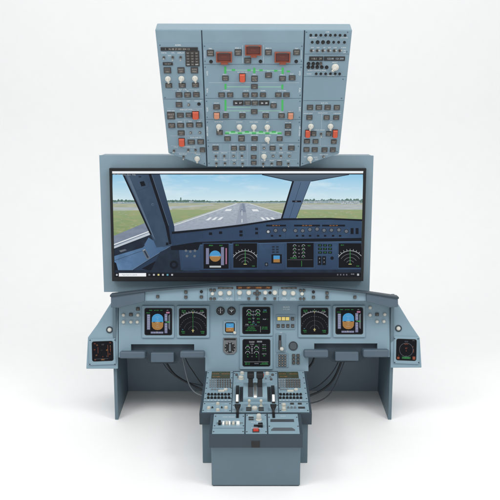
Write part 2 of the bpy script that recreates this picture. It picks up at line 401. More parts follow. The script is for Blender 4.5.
# ================================================================== overhead panel
def overhead():
    B = OV; base = B.world(0, 0.35, -0.05)
    t = thing('overhead_panel', 'grey blue overhead switch panel with red guards mounted above the wide monitor', 'control panel', base)
    outline = [(155, 29.3), (352.3, 29.8), (339.2, 154), (300, 166.8), (207, 166.8), (168.4, 153.6)]
    mb = MB(); mb.prism(B.pts(outline), -0.105, 0.0, 'panel_blue'); put('housing', mb, t, B, bevel=0.006)
    # three boards with dark gaps between them
    lf = lambda y: 201.6 + (y - 29.5) * (207 - 201.6) / 137.0
    rf = lambda y: 304.6 + (y - 29.5) * (300 - 304.6) / 137.0
    le = lambda y: 155 + (y - 29.3) * (168.4 - 155) / 124.3
    re_ = lambda y: 352.3 + (y - 29.8) * (339.2 - 352.3) / 124.2
    g = 0.55
    for f in (lf, rf):
        gap = MB(); gap.flat(B.pts([(f(30) - g, 30.2), (f(30) + g, 30.2), (f(166) + g, 166.2), (f(166) - g, 166.2)]), 0.0006, 'seam'); put('panel_gap', gap, t, B)
    PLS = Plates(B)
    def plate(y0, y1, fl, fr, i=0.45, poly=None):
        p = poly or [(fl(y0) + i, y0 + .25), (fr(y0) - i, y0 + .25), (fr(y1) - i, y1 - .25), (fl(y1) + i, y1 - .25)]
        mb = MB(); mb.prism(B.pts(p), 0.0008, 0.003, 'board_blue', 0.0008); PLS.add(mb, p)
    for ys in ((43, 99), ): plate(ys[0], ys[1], le, lf, .6)
    plate(0, 0, le, lf, poly=[(le(99) + .6, 99.3), (lf(99) - .7, 99.3), (lf(165) - .7, 165.2), (le(153) + .8, 153.2)])
    for ys in ((43.2, 64.3), (64.3, 98.3), (98.3, 119.3), (119.3, 142.8), (142.8, 166.6)): plate(ys[0], ys[1], lf, rf, .7)
    for ys in ((30.2, 54), (54, 76.5), (76.5, 100.5)): plate(ys[0], ys[1], rf, re_, .7)
    plate(0, 0, rf, re_, poly=[(rf(101) + .7, 100.8), (re_(101) - .7, 100.8), (re_(153.6) - .8, 153.6), (rf(166) + .7, 165.8)])
    # ---- printed lettering and flow lines
    le_ = fl = PLS
    # left
    T(le_, B, 178, 45, 'ADIRS', 1.6)
    for x, s in ((164, 'DATA'), (173, 'SYS'), (181, 'DISPLAY')): T(le_, B, x, 52.7, s, 1.4)
    T(le_, B, 169.5, 55.5, 'TEST', 1.2)
    for x, s in ((168, 'OFF'), (181.5, 'NAV'), (195, 'ATT')): T(le_, B, x, 74.6, s, 1.0, 'letter_dim')
    T(le_, B, 183, 89.4, 'FLT CTL', 1.6); Ln(le_, B, 166, 89.2, 177, 89.2, .25, 'letter_dim', 0.0036); Ln(le_, B, 189, 89.2, 199, 89.2, .25, 'letter_dim', 0.0036)
    for x, s in ((179, 'ELAC'), (188, 'SEC'), (196, 'FAC')): T(le_, B, x, 91, s, 1.1)
    for x, s in ((179, 'EVAC'), (188.5, 'CAPT'), (198, 'HORN OFF')): T(le_, B, x, 100.8, s, 1.1)
    for y, s in ((108.6, 'EMER ELEC PWR'), (119.6, ''), (135.6, ''), (145.6, 'OXYGEN'), (152.3, '')):
        Ln(le_, B, le(y) + 3.5, y, lf(y) - 2.5, y, .22, 'letter_dim', 0.0036)
        if s: T(le_, B, 186, y + 1.0, s, 1.3)
    Ln(le_, B, 184.6, 119.6, 185.6, 145, .22, 'letter_dim', 0.0036)
    T(le_, B, 171, 110.6, 'EMER GEN', 1.2); T(le_, B, 195.5, 110.2, 'MAN ON', 1.2); T(le_, B, 180, 121.6, 'GPWS', 1.2)
    T(le_, B, 190, 121.2, 'TERR', 1.2); T(le_, B, 199, 121.2, 'FLAP', 1.2); T(le_, B, 196, 137.3, 'RCDR GND CTL', 1.2)
    T(le_, B, 176, 146.8, 'CALLS', 1.1); T(le_, B, 192, 146.8, 'MECH  ALL', 1.1); T(le_, B, 183, 153.8, 'RAIN RPLNT', 1.1); T(le_, B, 198, 154.0, 'WIPER', 1.2)
    # centre
    T(le_, B, 210.4, 48.6, 'FIRE', 1.3); T(le_, B, 238, 48.0, 'ENG 1', 1.5); T(le_, B, 268.4, 48.2, 'ENG 2', 1.5); T(le_, B, 296.6, 48.4, 'TEST', 1.2)
    for x0, y0 in ((242.6, 45), (263.4, 45)): Ln(le_, B, x0, y0, x0, 63, .35, 'letter_dim', 0.0036)
    Ln(le_, B, 205, 50, 205, 58, .5, 'letter_dim', 0.0036); Ln(le_, B, 301.2, 50, 301.2, 59, .5, 'letter_dim', 0.0036)
    for y in (82.4,): Ln(le_, B, 209, y, 299, y, .3, 'letter_dim', 0.0036)
    for y, s in ((73, 'HYD'), (90, 'FUEL'), (109, 'ELEC'), (131, 'AIR COND')):
        T(le_, B, 207.4, y, s, 1.7, 'letter_white', rot=R(90)); T(le_, B, 299.6, y, s, 1.7, 'letter_white', rot=R(-90))
    for x, y, s in ((225, 74.3, 'ENG 1'), (242.4, 72.0, 'RAT MAN ON'), (254.5, 74.2, 'ELEC'), (268.6, 71.2, 'PTU'), (282.4, 74.5, 'ENG 2'), (292, 73.9, 'ELEC'),
                    (226, 90.6, 'L TK PUMPS'), (246, 90.6, 'CTR TK'), (263, 90.6, 'PUMPS'), (282, 90.6, 'R TK PUMPS'), (259, 82.9 + 1, ''),
                    (216.5, 102.9, 'GALLEY'), (273.6, 102, 'BAT 2'), (253, 99.6, 'BAT 1'), (226, 112.0, 'GEN 1'), (242.4, 112.0, 'APU GEN'), (265.6, 112.0, 'EXT PWR'),
                    (281.2, 112.0, 'GEN 2'), (216.6, 111.4, 'IDG 1'), (290.4, 111.4, 'IDG 2'), (218.8, 121.6, 'PACK FLOW'), (239.4, 121.8, 'COCKPIT'), (253.8, 121.8, 'FWD CABIN'),
                    (267.4, 121.8, 'AFT'), (288, 122.4, 'HOT AIR'), (288, 129.6, 'RAM AIR'), (227.4, 135.1, 'PACK 1'), (254.6, 135.1, 'ENG BLEED'), (279.6, 135.1, 'PACK 2'),
                    (268, 135.4, 'X BLEED'), (215.6, 144.6, 'ANTI ICE'), (234, 144.6, 'ENG 1'), (242.4, 144.6, 'ENG 2'), (254, 144.8, 'PROBE'), (264, 144.7, 'CABIN'), (272.6, 144.7, 'PRESS'),
                    (281, 144.7, 'MODE'), (291.4, 144.7, 'DITCH'), (216, 152.6, 'STROBE'), (224.4, 152.6, 'BEACON'), (233.6, 152.6, 'WING'), (242, 152.6, 'NAV'), (264, 152.2, 'OVHD'),
                    (273, 152.6, 'ICE IND'), (281, 152.6, 'DOME'), (289.4, 152.6, 'ANN LT'), (216.4, 160.0, 'RWY'), (225, 160.0, 'LAND'), (234.3, 160.0, 'NOSE'), (242.6, 160.0, 'SEAT'),
                    (263.2, 160.4, 'BELTS'), (271.8, 160.4, 'SMOKE'), (279.2, 160.2, 'EMER'), (288.3, 160.4, 'EXIT')):
        if s: T(le_, B, x, y, s, 1.15)
    for x in (220.8, 229.6, 237.7, 247.4, 259.4): Ln(le_, B, x, 144, x - .2 * (x - 254) / 50, 165, .2, 'letter_dim', 0.0036)
    for y in (151.4, 159.2): Ln(le_, B, 211.5, y, 247, y, .2, 'letter_dim', 0.0036); Ln(le_, B, 260, y, 297, y, .2, 'letter_dim', 0.0036)
    # right
    T(le_, B, 327.5, 31.9, 'CVR', 1.4); T(le_, B, 313, 37.5, 'INTERIOR', 1.2); T(le_, B, 329, 37.5, 'AUX 1', 1.0, 'letter_dim'); T(le_, B, 344, 37.5, 'COMPASS', 1.2)
    for x, s in ((312.4, 'VHF'), (318, 'VHF'), (324.2, 'HF'), (329.4, 'INT'), (335, 'CAB'), (343.5, 'AUDIO')): T(le_, B, x, 47.5, s, 1.2)
    T(le_, B, 344.4, 50.4, 'ON', 1.1); T(le_, B, 344.4, 52.4, 'OFF', 1.1)
    T(le_, B, 334.8, 62.2, 'SELECT', 1.2); T(le_, B, 317, 70.2, 'AUDIO CONTROL PANEL', 1.2); T(le_, B, 309, 73.7, 'VOICE', 1.2); T(le_, B, 331, 75.3, 'RADIO NAV', 1.0)
    T(le_, B, 324.5, 103, 'FLT CTL', 1.4); Ln(le_, B, 303.5, 111.2, 341, 111.2, .22, 'letter_dim', 0.0036)
    for x, y, s in ((308, 113.2, 'CARGO HEAT'), (322.6, 112.8, 'VENTILATION'), (337, 113.2, 'CAB FANS'), (310.6, 121.8, 'FWD'), (331, 121.8, 'AFT'), (319.4, 129.8, 'CARGO SMOKE'),
                    (309.6, 154.3, 'WIPER'), (315.6, 157, 'SLOW'), (316.4, 159, 'FAST'), (323.8, 154.4, 'RAIN RPLNT'), (305, 156.6, 'OFF')):
        T(le_, B, x, y, s, 1.15)
    Ln(le_, B, 321.6, 113.6, 321.6, 129, .25, 'letter_dim', 0.0036); Ln(le_, B, 320.0, 137.6, 320.0, 145, .25, 'letter_dim', 0.0036)
    for y in (137.4, 145.2): Ln(le_, B, 303.5, y, 337.5, y, .2, 'letter_dim', 0.0036)
    hg = 0.0034
    def gl(x0, y0, x1, y1, w=1.3, mat='flow_green', h=None): Ln(fl, B, x0, y0, x1, y1, w, mat, h or hg)
    gl(226, 69.9, 283, 70.2, .45, 'flow_pale', 0.0032)
    for x, a, b in ((225.3, 66.4, 73.4), (254.3, 67.6, 73), (282.7, 67.4, 73.9)): gl(x, a, x, b, 2.0)
    for x, y in ((233.5, 69.7), (249, 69.9), (261, 70), (275.8, 70.6), (288.4, 71.2)): gl(x - 1.7, y, x + 1.7, y, 1.7)
    gl(227, 86.6, 250, 86.6, .45, 'flow_pale', 0.0032); gl(258, 86.7, 281, 86.7, .45, 'flow_pale', 0.0032)
    for x, a, b in ((225.5, 83.6, 89), (282.3, 84.3, 89)): gl(x, a, x, b, 1.9)
    for x in (225.5, 282.4): gl(x, 99.6, x, 110.6, 1.9)
    gl(227, 107, 250.6, 107, .4, 'flow_pale', 0.0032); gl(227, 110.6, 250.6, 110.6, .4, 'flow_pale', 0.0032); gl(258, 110.6, 281, 110.6, .4, 'flow_pale', 0.0032)
    gl(225.4, 132.5, 281.4, 132.7, 2.4, 'flow_pale', 0.0032)
    for k, x in enumerate((227, 233, 240, 247, 254, 261, 267.3, 273.8, 279.6)):
        y = 133.0 if k % 2 == 0 else 131.6; gl(x - 2.1, y, x + 2.1, y, 1.7)
    PLS.build('panel_plate', t)
    # ---- readouts
    def readout(x0, y0, x1, y1, txts, mat='legend_grey', size=1.9, name='readout'):
        a, b = B.uv(x0, y1), B.uv(x1, y0); u, v = (a[0] + b[0]) / 2, (a[1] + b[1]) / 2; mb = MB()
        mb.box(a[0] - u, a[1] - v, b[0] - u, b[1] - v, 0, 0.004, 'key_frame', 0.001, 'dial_black')
        for f, s in txts: mb.text(a[0] - u + (b[0] - a[0]) * f, 0, size * PX * 1.25, 0.0046, mat, s)
        put(name, mb, t, B, u, v, 0.003)
    readout(160.8, 47, 197.8, 50.5, [(.13, 'I'), (.36, 'N 48 27.4'), (.64, 'W 004 12')])
    readout(309, 56.2, 323.2, 60.4, [(.36, '118.1'), (.8, '29')]); readout(323.8, 56.2, 345, 60.4, [(.3, '122.00'), (.74, '121.500')], 'letter_dim')
    readout(163, 62, 172.8, 65, [(.5, 'ON BAT')], size=1.3)
    readout(233.2, 100.2, 243.5, 105, [(.28, '26'), (.7, '27')], 'letter_white'); readout(259, 100.2, 269.3, 105, [(.3, '26'), (.7, '28')], 'letter_white')
    # ---- keypad
    a, b = B.uv(185.8, 66), B.uv(199.2, 50.5); u, v = (a[0] + b[0]) / 2, (a[1] + b[1]) / 2; w, g = (b[0] - a[0]) / 2, (b[1] - a[1]) / 2
    mb = MB(); mb.box(-w, -g, w, g, 0, 0.004, 'key_frame', 0.001); kp = put('keypad', mb, t, B, u, v, 0.003)
    mk = MB()
    for i in range(3):
        for j in range(5):
            x, y = (i - 1) * w * .62, (j - 2) * g * .36; mk.box(x - w * .25, y - g * .14, x + w * .25, y + g * .14, 0.004, 0.008, 'key_dark', 0.001)
            mk.text(x, y, g * .2, 0.0083, 'letter_white' if (j == 0 and i != 1) else 'legend_grey', [['CLR', '0', 'ENT'], ['7', '8', '9'], ['4', '5', '6'], ['1', '2', '3'], ['N', 'S', 'W']][j][i])
    put('key_block', mk, t, B, u, v, 0.003, parent=kp)
    # ---- buttons
    L = [(164, 67, 171, 73), (177.8, 67, 184.4, 73), (191, 67, 198, 73), (165.6, 83, 172.1, 87.4), (179, 82.8, 185.6, 87.3), (192.2, 82.4, 198.8, 87),
         (175.8, 92, 182.2, 97), (184.5, 92, 190.9, 97), (193.2, 91.8, 199.5, 96.8), (176, 101.8, 182.2, 106.9), (167.4, 111.6, 174.9, 118.9), (177.2, 112.5, 183.6, 117.3),
         (186, 112.4, 192.3, 117), (168.6, 122.8, 175.1, 127.6), (177.4, 122.7, 184, 127.4), (186.6, 122.4, 193.2, 126.9), (196, 122.2, 202.3, 126.8), (178, 130.2, 184.6, 135),
         (187.9, 139.3, 194.8, 144), (197.5, 138.9, 204, 143.8), (200, 147.2, 205.2, 151.8),
         (207.1, 49.6, 213.9, 55.9), (234.7, 49, 241.6, 55.3), (244.3, 57.6, 251.1, 63), (265.1, 49.3, 271.8, 54.8), (293.2, 49.3, 300, 54.8), (222.3, 75.4, 228.6, 80.3),
         (251.3, 75.4, 257.7, 81.3), (265.2, 72.3, 271.9, 77.5), (279.2, 75.7, 285.8, 80.7), (288.8, 75, 295.4, 80), (251.2, 83.8, 257.6, 88.6), (218.5, 92.2, 224.8, 96.9),
         (227.2, 92.2, 233.2, 96.9), (242.6, 92.2, 249, 96.9), (251.4, 92.2, 257.6, 96.8), (260, 92.2, 266, 96.8), (275.2, 92.2, 281.5, 96.8), (283.3, 92.2, 289.6, 96.8),
         (244.3, 100.2, 251, 104.9), (251.7, 100.2, 258.3, 104.9), (213.4, 104.1, 219.8, 109), (270.4, 103, 276.7, 107.7), (251.1, 108.9, 257.4, 113.7), (223, 113, 228.7, 117.7),
         (239.4, 113, 245.6, 117.7), (262.6, 113, 268.9, 117.7), (278.4, 113, 284.6, 117.7), (216.6, 130, 222.8, 134.6), (284.9, 123.5, 291.3, 128.1), (284.8, 130.7, 291, 135.2),
         (224.5, 136.1, 230.6, 140.5), (238.4, 135.2, 244.6, 140.9), (251.6, 136.1, 257.6, 140.5), (276.7, 136.1, 282.5, 140.7), (212.6, 145.6, 218.6, 150), (231.2, 145.6, 236.9, 150),
         (239.4, 145.6, 245.5, 150), (251, 146, 256.6, 150.2), (269.6, 145.6, 275.6, 150), (288.1, 145.4, 294.6, 150), (251, 154.8, 256.5, 158.7), (251, 160.5, 256.5, 164.5), (276.5, 161, 282, 165.2),
         (306.8, 104.6, 313.1, 109.5), (315.6, 104.6, 322, 109.5), (324.4, 104.6, 330.8, 109.5), (333.6, 104.8, 339.9, 109.6), (306.3, 114.7, 312.4, 119.4), (323.4, 114.9, 329.7, 119.5),
         (333, 114.9, 339.3, 119.5), (310.9, 130.8, 316.3, 135.8), (325.7, 130.8, 331.4, 135.8), (303.9, 138.8, 310, 143.1), (312.6, 138.9, 318.4, 143.2), (330.9, 139.2, 336.7, 143.5),
         (303.4, 147, 309.4, 151.6), (311.6, 147, 317.7, 151.7), (321.4, 147.1, 327.5, 151.8), (329.8, 147.1, 335.7, 151.8)]
    for r in L: button(t, B, *r)
    for r in ((192.5, 111, 198.9, 118.2), (179, 138, 184.7, 145.2), (239.4, 73.4, 245.4, 81), (305, 129.7, 310.4, 136.4), (332.3, 129.5, 337.8, 136.6)): guard(t, B, *r)
    for r in ((213.9, 112.3, 219.6, 117.8), (287.7, 112.4, 293.4, 118)): guard(t, B, *r, 'orange_guard')
    for x, y in ((168, 78.7), (181.5, 78.4), (195, 78.2), (218.9, 126.4), (239.4, 126.7), (253.9, 126.7), (267.3, 126.9), (267.3, 139), (264, 156), (197.2, 158.4), (310.8, 126), (330.4, 126), (310, 158.4)):
        knob(t, B, x, y, 2.65, rng.choice([0, 0, -14, 12, 20]))
    knob(t, B, 335.2, 67, 3.3, -40)
    for x, y in ((164, 57.2), (172.8, 57), (180.7, 57), (188.8, 104.5), (190.7, 132.3), (200, 132.2), (174, 150.4), (188.4, 149.6), (195.6, 149.5), (183.6, 156.3), (264, 147.8), (280.8, 147.8),
                 (215.9, 155.8), (224.3, 155.6), (233.5, 155.7), (241.9, 155.6), (273, 155.6), (280.8, 155.6), (289.4, 155.6), (216.4, 163), (225, 163), (234.3, 163), (242.6, 163.2), (263.2, 163.4), (271.7, 163.2),
                 (288.3, 163.2), (321, 133.6), (323.5, 156.4)): toggle(t, B, x, y)
    for x in (311.4, 317.2, 322.8, 328.4, 334.2, 339.6): toggle(t, B, x, 50.3, (.35, .35), 1.15)
    for x, y in ((310.8, 35), (316, 35), (320.8, 35), (325.6, 35), (330.4, 35), (335.2, 35), (340, 35.1), (345, 35.2), (312.2, 42), (333.6, 42), (338.6, 42), (344.4, 42.1), (316.2, 73.6), (320.8, 73.6), (325.6, 73.6), (330.4, 73.6), (335.2, 73.6), (339.6, 73.7)):
        stud(t, B, x, y, 1.05)
    for x in (317.6, 323, 328.2): stud(t, B, x, 42, 1.5)
    for x, y in ((308.6, 63.5), (313.2, 63.5), (317.4, 63.5), (308.4, 67), (312.6, 67), (317.2, 67), (321.8, 67), (326.6, 67.1)): stud(t, B, x, y, 1.45)
    button(t, B, 319.6, 61.8, 322.2, 65.2, 'on')
    for x, y in ((211, 61.4), (260.5, 61.2), (296.2, 61.2), (199, 103.8)): stud(t, B, x, y, 1.4)
    # ---- fire handles
    for (x0, y0, x1, y1, tx0, tx1, ty1) in ((216.3, 51.5, 232, 61.7, 221, 228, 64.0), (245.1, 44.9, 261.5, 54.8, 250.7, 256.6, 57.0), (274.5, 51.6, 290.4, 61.9, 279.5, 285.8, 64.0)):
        a, b = B.uv(x0, y1), B.uv(x1, y0); u, v = (a[0] + b[0]) / 2, (a[1] + b[1]) / 2; w, g = (b[0] - a[0]) / 2, (b[1] - a[1]) / 2
        tl, tr, tb = B.uv(tx0, ty1)[0] - u, B.uv(tx1, ty1)[0] - u, B.uv(tx0, ty1)[1] - v
        mb = MB(); mb.ring([(-w, -g), (w, -g), (w, g), (-w, g)], [(-w * .84, -g * .8), (w * .84, -g * .8), (w * .84, g * .82), (-w * .84, g * .82)], 0, 0.012, 'fire_frame', 0.0015)
        mb.box(tl, tb, tr, -g, 0, 0.010, 'fire_frame', 0.0015)
        f = put('fire_handle', mb, t, B, u, v, 0.003)
        mc = MB(); mc.box(-w * .83, -g * .79, w * .83, g * .81, 0, 0.006, 'fire_dark', 0.001)
        mc.text(0, g * .1, g * .38, 0.0066, 'fire_frame', 'PUSH'); mc.box(-w * .6, g * .83, w * .6, g * .98, 0.0122, 0.014, 'key_dark')
        put('handle_plate', mc, t, B, u, v, 0.003, parent=f)
    # ---- fasteners
    for y in (46, 61, 67, 95, 101, 117, 122, 140, 146, 163):
        for x in (lf(y) + 2.2, rf(y) - 2.2): fastener(t, B, x, y, r=0.0034, mat='slate_light')
    for x, y in ((347.6, 32), (306.5, 32), (346.8, 51.6), (343, 79), (341.5, 98), (302.5, 163.2), (337, 151.4), (204.4, 163.2), (171, 152.4), (160, 45), (165, 97.4)): fastener(t, B, x, y, r=0.0036, mat='slate_light')
    # ---- bracket behind, to the cabinet
    mb = MB()
    for x in (-0.28, 0.24): wbox(mb, x, 0.2, 1.62, x + 0.05, 0.27, 1.85, 'slate')
    put('bracket', mb, t, WORLD)
overhead()

# ================================================================== screen cabinet
def cabinet():
    B = CB; t = thing('screen_cabinet', 'grey blue cabinet framing the wide monitor between overhead panel and glareshield', 'cabinet', (0, 0.3, 0))
    out = [(99.2, 155.2), (373.6, 155.6), (369.4, 292.2), (104.0, 292)]
    inn = [(111.2, 170), (364.4, 170), (361.6, 279.4), (114.2, 279.4)]
    mb = MB(); mb.ring(B.pts(out), B.pts(inn), -0.14, 0.0, 'cabinet_blue')
    put('shell', mb, t, B, bevel=0.011)
    mb = MB(); mb.prism(B.pts([(108, 163), (366, 163), (363, 286), (111, 286)]), -0.16, -0.139, 'slate'); put('rear_cover', mb, t, B)
    mb = MB(); wbox(mb, -0.35, 0.456, 0.0, 0.25, 0.56, 1.05, 'slate'); wbox(mb, -0.30, 0.30, 0.95, 0.20, 0.4555, 1.05, 'slate'); put('support_column', mb, t, WORLD, bevel=0.004)
    return t
cabinet()

# ================================================================== monitor with the flight picture
def monitor():
    B = Board(CB.world(0, 0, 0.034), 4.4); t = thing('monitor', 'wide black bezelled monitor showing an airliner cockpit view of a runway', 'monitor', B.world(*B.uv(237, 225), -0.02))
    bz0 = B.pts([(109.4, 168.2), (366.2, 168.3), (363.2, 280.8), (112.3, 280.9)]); bz1 = B.pts([(112.2, 170.8), (363.2, 170.6), (360.6, 276.6), (115.0, 276.7)])
    mb = MB(); mb.ring(bz0, bz1, -0.0336, 0.010, 'bezel_black', 0.002)
    put('bezel', mb, t, B)
    o = B.uv(237, 225); hb = 0.002
    # picture materials in the local frame of the screen (metres about its middle)
    v_top, v_hor = B.uv(237, 174)[1] - o[1], B.uv(237, 201)[1] - o[1]; v_bot = B.uv(237, 276)[1] - o[1]
    V = lambda y: B.uv(237, y)[1] - o[1]
    U = lambda x: B.uv(x, 225)[0] - o[0]
    glow('pic_sky', rgb(140, 200, 236), 1, noise=(rgb(228, 238, 241), (3.2, 13, 1), 0.50, 0.86), grad=(v_hor, rgb(206, 227, 234), v_top, rgb(140, 197, 228)))
    glow('pic_grass', rgb(132, 146, 104), 1, noise=(rgb(158, 162, 120), (14, 70, 1), 0.44, 0.70), grad=(V(240), rgb(116, 140, 94), V(209), rgb(146, 164, 122)))
    glow('pic_grass_far', rgb(152, 162, 138), 1, noise=(rgb(180, 182, 160), (14, 190, 1), 0.38, 0.62))
    glow('pic_tarmac', rgb(152, 162, 174), 1, noise=(rgb(146, 156, 170), (50, 110, 1), 0.4, 0.7), grad=(V(232), rgb(152, 162, 178), V(203), rgb(178, 188, 198)))
    glow('pic_tyre', rgb(146, 156, 171), 1)
    glow('pic_apron', rgb(126, 138, 156), 1, noise=(rgb(112, 124, 144), (20, 40, 1), 0.42, 0.7))
    glow('pic_concrete', rgb(186, 196, 206), 1)
    glow('pic_taxi', rgb(166, 175, 178), 1, noise=(rgb(184, 190, 188), (14, 120, 1), 0.4, 0.7))
    glow('pic_tree', rgb(70, 100, 92), 1, noise=(rgb(112, 138, 128), (90, 120, 1), 0.38, 0.64))
    glow('pic_haze', rgb(128, 150, 162), 1, noise=(rgb(164, 178, 182), (60, 160, 1), 0.4, 0.62))
    glow('pic_paint', rgb(222, 228, 231), 1)
    glow('pic_town', rgb(186, 196, 200), 1, noise=(rgb(128, 142, 148), (120, 90, 1), 0.42, 0.58))
    gd = (.93, -.36, 0)
    gv = lambda x, y: (B.uv(x, y)[0] - o[0]) * gd[0] + (B.uv(x, y)[1] - o[1]) * gd[1]
    glow('pic_post', rgb(62, 82, 104), 1, noise=(rgb(60, 79, 101), (8, 5, 1), 0.35, 0.65), grad=(gv(128, 180), rgb(70, 87, 106), gv(150, 180), rgb(46, 64, 86), gd))
    glow('pic_post_lit', rgb(90, 109, 128), 1, noise=(rgb(80, 98, 118), (8, 5, 1), 0.35, 0.65))
    glow('pic_post_far', rgb(52, 72, 95), 1, grad=(V(232), rgb(38, 55, 78), V(175), rgb(54, 72, 93)))
    glow('pic_post_right', rgb(84, 108, 136), 1, noise=(rgb(76, 100, 128), (8, 5, 1), 0.35, 0.65), grad=(V(220), rgb(70, 94, 124), V(182), rgb(86, 106, 128)))
    glow('pic_frame', rgb(70, 87, 102), 1, grad=(V(182), rgb(64, 82, 98), V(174), rgb(86, 101, 114)))
    glow('pic_dark', rgb(26, 36, 50), 1, noise=(rgb(34, 46, 62), (9, 7, 1), 0.4, 0.6))
    glow('pic_edge', rgb(13, 19, 28), 1)
    glow('pic_seam', rgb(36, 52, 72), 1)
    glow('pic_shine', rgb(92, 116, 144), 1)
    glow('pic_dash', rgb(46, 67, 93), 1, noise=(rgb(46, 66, 92), (6, 10, 1), 0.35, 0.65), grad=(U(172), rgb(36, 53, 77), U(270), rgb(54, 77, 105), (1, 0, 0)))
    glow('pic_dash_low', rgb(54, 78, 106), 1, noise=(rgb(48, 69, 96), (6, 8, 1), 0.35, 0.65), grad=(V(272), rgb(34, 50, 74), V(248), rgb(56, 81, 110)))
    glow('pic_console', rgb(84, 118, 158), 1, noise=(rgb(76, 106, 140), (9, 12, 1), 0.38, 0.62), grad=(U(116), rgb(98, 134, 172), U(172), rgb(44, 68, 100), (1, 0, 0)))
    glow('pic_bar', rgb(232, 236, 240), 1)
    s = MB()
    def pl(pts, mat, k): s.flat([(a - o[0], b - o[1]) for a, b in B.pts(pts)], hb + k * 0.0004, mat)
    def ln(x0, y0, x1, y1, w, mat, k):
        a, b = B.uv(x0, y0), B.uv(x1, y1); s.line((a[0] - o[0], a[1] - o[1]), (b[0] - o[0], b[1] - o[1]), w * PX, hb + k * 0.0004, mat)
    def dc(x, y, r, mat, k, **kw): a = B.uv(x, y); s.disc(a[0] - o[0], a[1] - o[1], r * PX, hb + k * 0.0004, mat, 16, **kw)
    def ar(x, y, r, w, mat, k, a0=0, a1=360): a = B.uv(x, y); s.arc(a[0] - o[0], a[1] - o[1], r * PX, w * PX, hb + k * 0.0004, mat, a0, a1, 20)
    def tx(x, y, st, size, mat, k): a = B.uv(x, y); s.text(a[0] - o[0], a[1] - o[1], size * PX * 1.25, hb + k * 0.0004, mat, st)
    def bx(x0, y0, x1, y1, mat, k): pl([(x0, y0), (x1, y0), (x1, y1), (x0, y1)], mat, k)
    pl([(112.0, 170.6), (363.4, 170.4), (360.9, 276.9), (114.7, 277)], 'pic_edge', -3)
    bx(112.6, 174.2, 362.9, 203, 'pic_sky', 0)
    # far ground, trees, taxiways
    bx(112.9, 202.0, 362.6, 250, 'pic_grass_far', 1); bx(113, 209.5, 362.2, 252, 'pic_grass', 1.2)
    rr = random.Random(3)
    def trees(x0, x1, base, hh, step, k, mat='pic_tree'):
        x = x0
        while x < x1:
            w = rr.uniform(.8, 1.5) * step; a = rr.uniform(.55, 1) * hh; e = min(x + w, x1)
            p = [(x - .3, base)]
            for q in range(7):
                f = q / 6; p.append((x - .3 + (e - x + .6) * f, base - a * (.45 + .55 * math.sin(math.pi * (.12 + .76 * f))) * rr.uniform(.82, 1.05)))
            p.append((e + .3, base)); pl(p, mat, k + rr.uniform(0, .3)); x += w * .75
    for x0, x1, hh in ((113, 140, 3.2), (158, 205, 2.9), (205, 238, 2.0), (238, 292, 1.7)): trees(x0, x1, 202.2, hh, 1.6, 1.4)
    trees(296, 362.4, 202.6, 4.6, 2.0, 1.4); trees(296, 345, 202.8, 3.0, 1.4, 1.7, 'pic_haze')
    bx(113, 201.8, 150, 203.6, 'pic_haze', 1.5); bx(158, 201.6, 236, 203, 'pic_haze', 1.5); bx(250, 201.6, 362.4, 203.2, 'pic_haze', 1.3)
    pl([(180, 202), (180.3, 197.4), (181.4, 197.4), (181.7, 202)], 'pic_tree', 1.8)
    for x0, x1, y0, y1 in ((341, 359.6, 200.6, 204), (328, 335, 200.8, 203.2), (300, 309, 201.4, 203.4), (313, 321, 201.0, 203.2), (118, 124, 201.6, 203), (189, 194, 201, 202.4)): bx(x0, y0, x1, y1, 'pic_town', 2); bx(x0, y0, x1, y0 + .6, 'pic_haze', 2.1)
    bx(113, 207.2, 172, 209.8, 'pic_taxi', 1.7); pl([(158, 207), (214, 204.4), (214, 205.2), (158, 209.6)], 'pic_taxi', 1.7); bx(284, 204.4, 362.3, 209.6, 'pic_taxi', 1.65)
    ln(113, 210.4, 146, 209.9, .35, 'pic_concrete', 1.8)
    pl([(113.4, 236.0), (146, 222.4), (152, 236), (114.2, 250)], 'pic_apron', 1.75)
    pl([(113.6, 246.6), (150.4, 232.2), (152, 236), (114.2, 250)], 'pic_concrete', 1.8); ln(113.8, 244.6, 150, 231.0, 1.1, 'pic_paint', 1.9)
    for k in range(60):
        x, y = rr.uniform(113, 172), rr.uniform(210.5, 232); 
        if y < 236 - (x - 113) * .4: bx(x, y, x + rr.uniform(.6, 3.5), y + rr.uniform(.15, .45), 'pic_grass_far', 1.5)
    for k in range(50):
        x, y = rr.uniform(296, 360), rr.uniform(210.5, 218.5); bx(x, y, x + rr.uniform(.6, 3.5), y + rr.uniform(.15, .4), 'pic_grass_far', 1.5)
    # runway
    pl([(238.2, 202.9), (247.6, 202.9), (320, 226), (320, 240), (150, 240), (160, 230.6), (172.5, 226)], 'pic_tarmac', 1.9)
    pl([(172.5, 226), (238.2, 202.9), (236.4, 202.9), (160, 228), (160, 230.6)], 'pic_taxi', 1.95)
    pl([(240.2, 203.4), (245.2, 203.4), (246, 210), (248, 226), (235, 228), (238.6, 210)], 'pic_tyre', 2.0)
    pl([(241.8, 203.2), (243.8, 203.2), (246, 212), (240, 212)], 'pic_apron', 2.05)
    ln(174, 225.4, 236.6, 203.6, .55, 'pic_paint', 2.2); ln(312, 222.6, 249.4, 203.6, .45, 'pic_paint', 2.2)
    for x, y in ((209, 218.8), (214.8, 218.6), (220.6, 218.4)): pl([(x + .4, y - 1.4), (x + 3.0, y - 1.4), (x - .2, y + 1.4), (x - 3.4, y + 1.4)], 'pic_paint', 2.2)
    for x, y in ((262, 218.6), (267, 218.6), (272, 218.6)): pl([(x - 1.8, y - 1.3), (x + .6, y - 1.3), (x + 3.8, y + 1.3), (x + 1.0, y + 1.3)], 'pic_paint', 2.2)
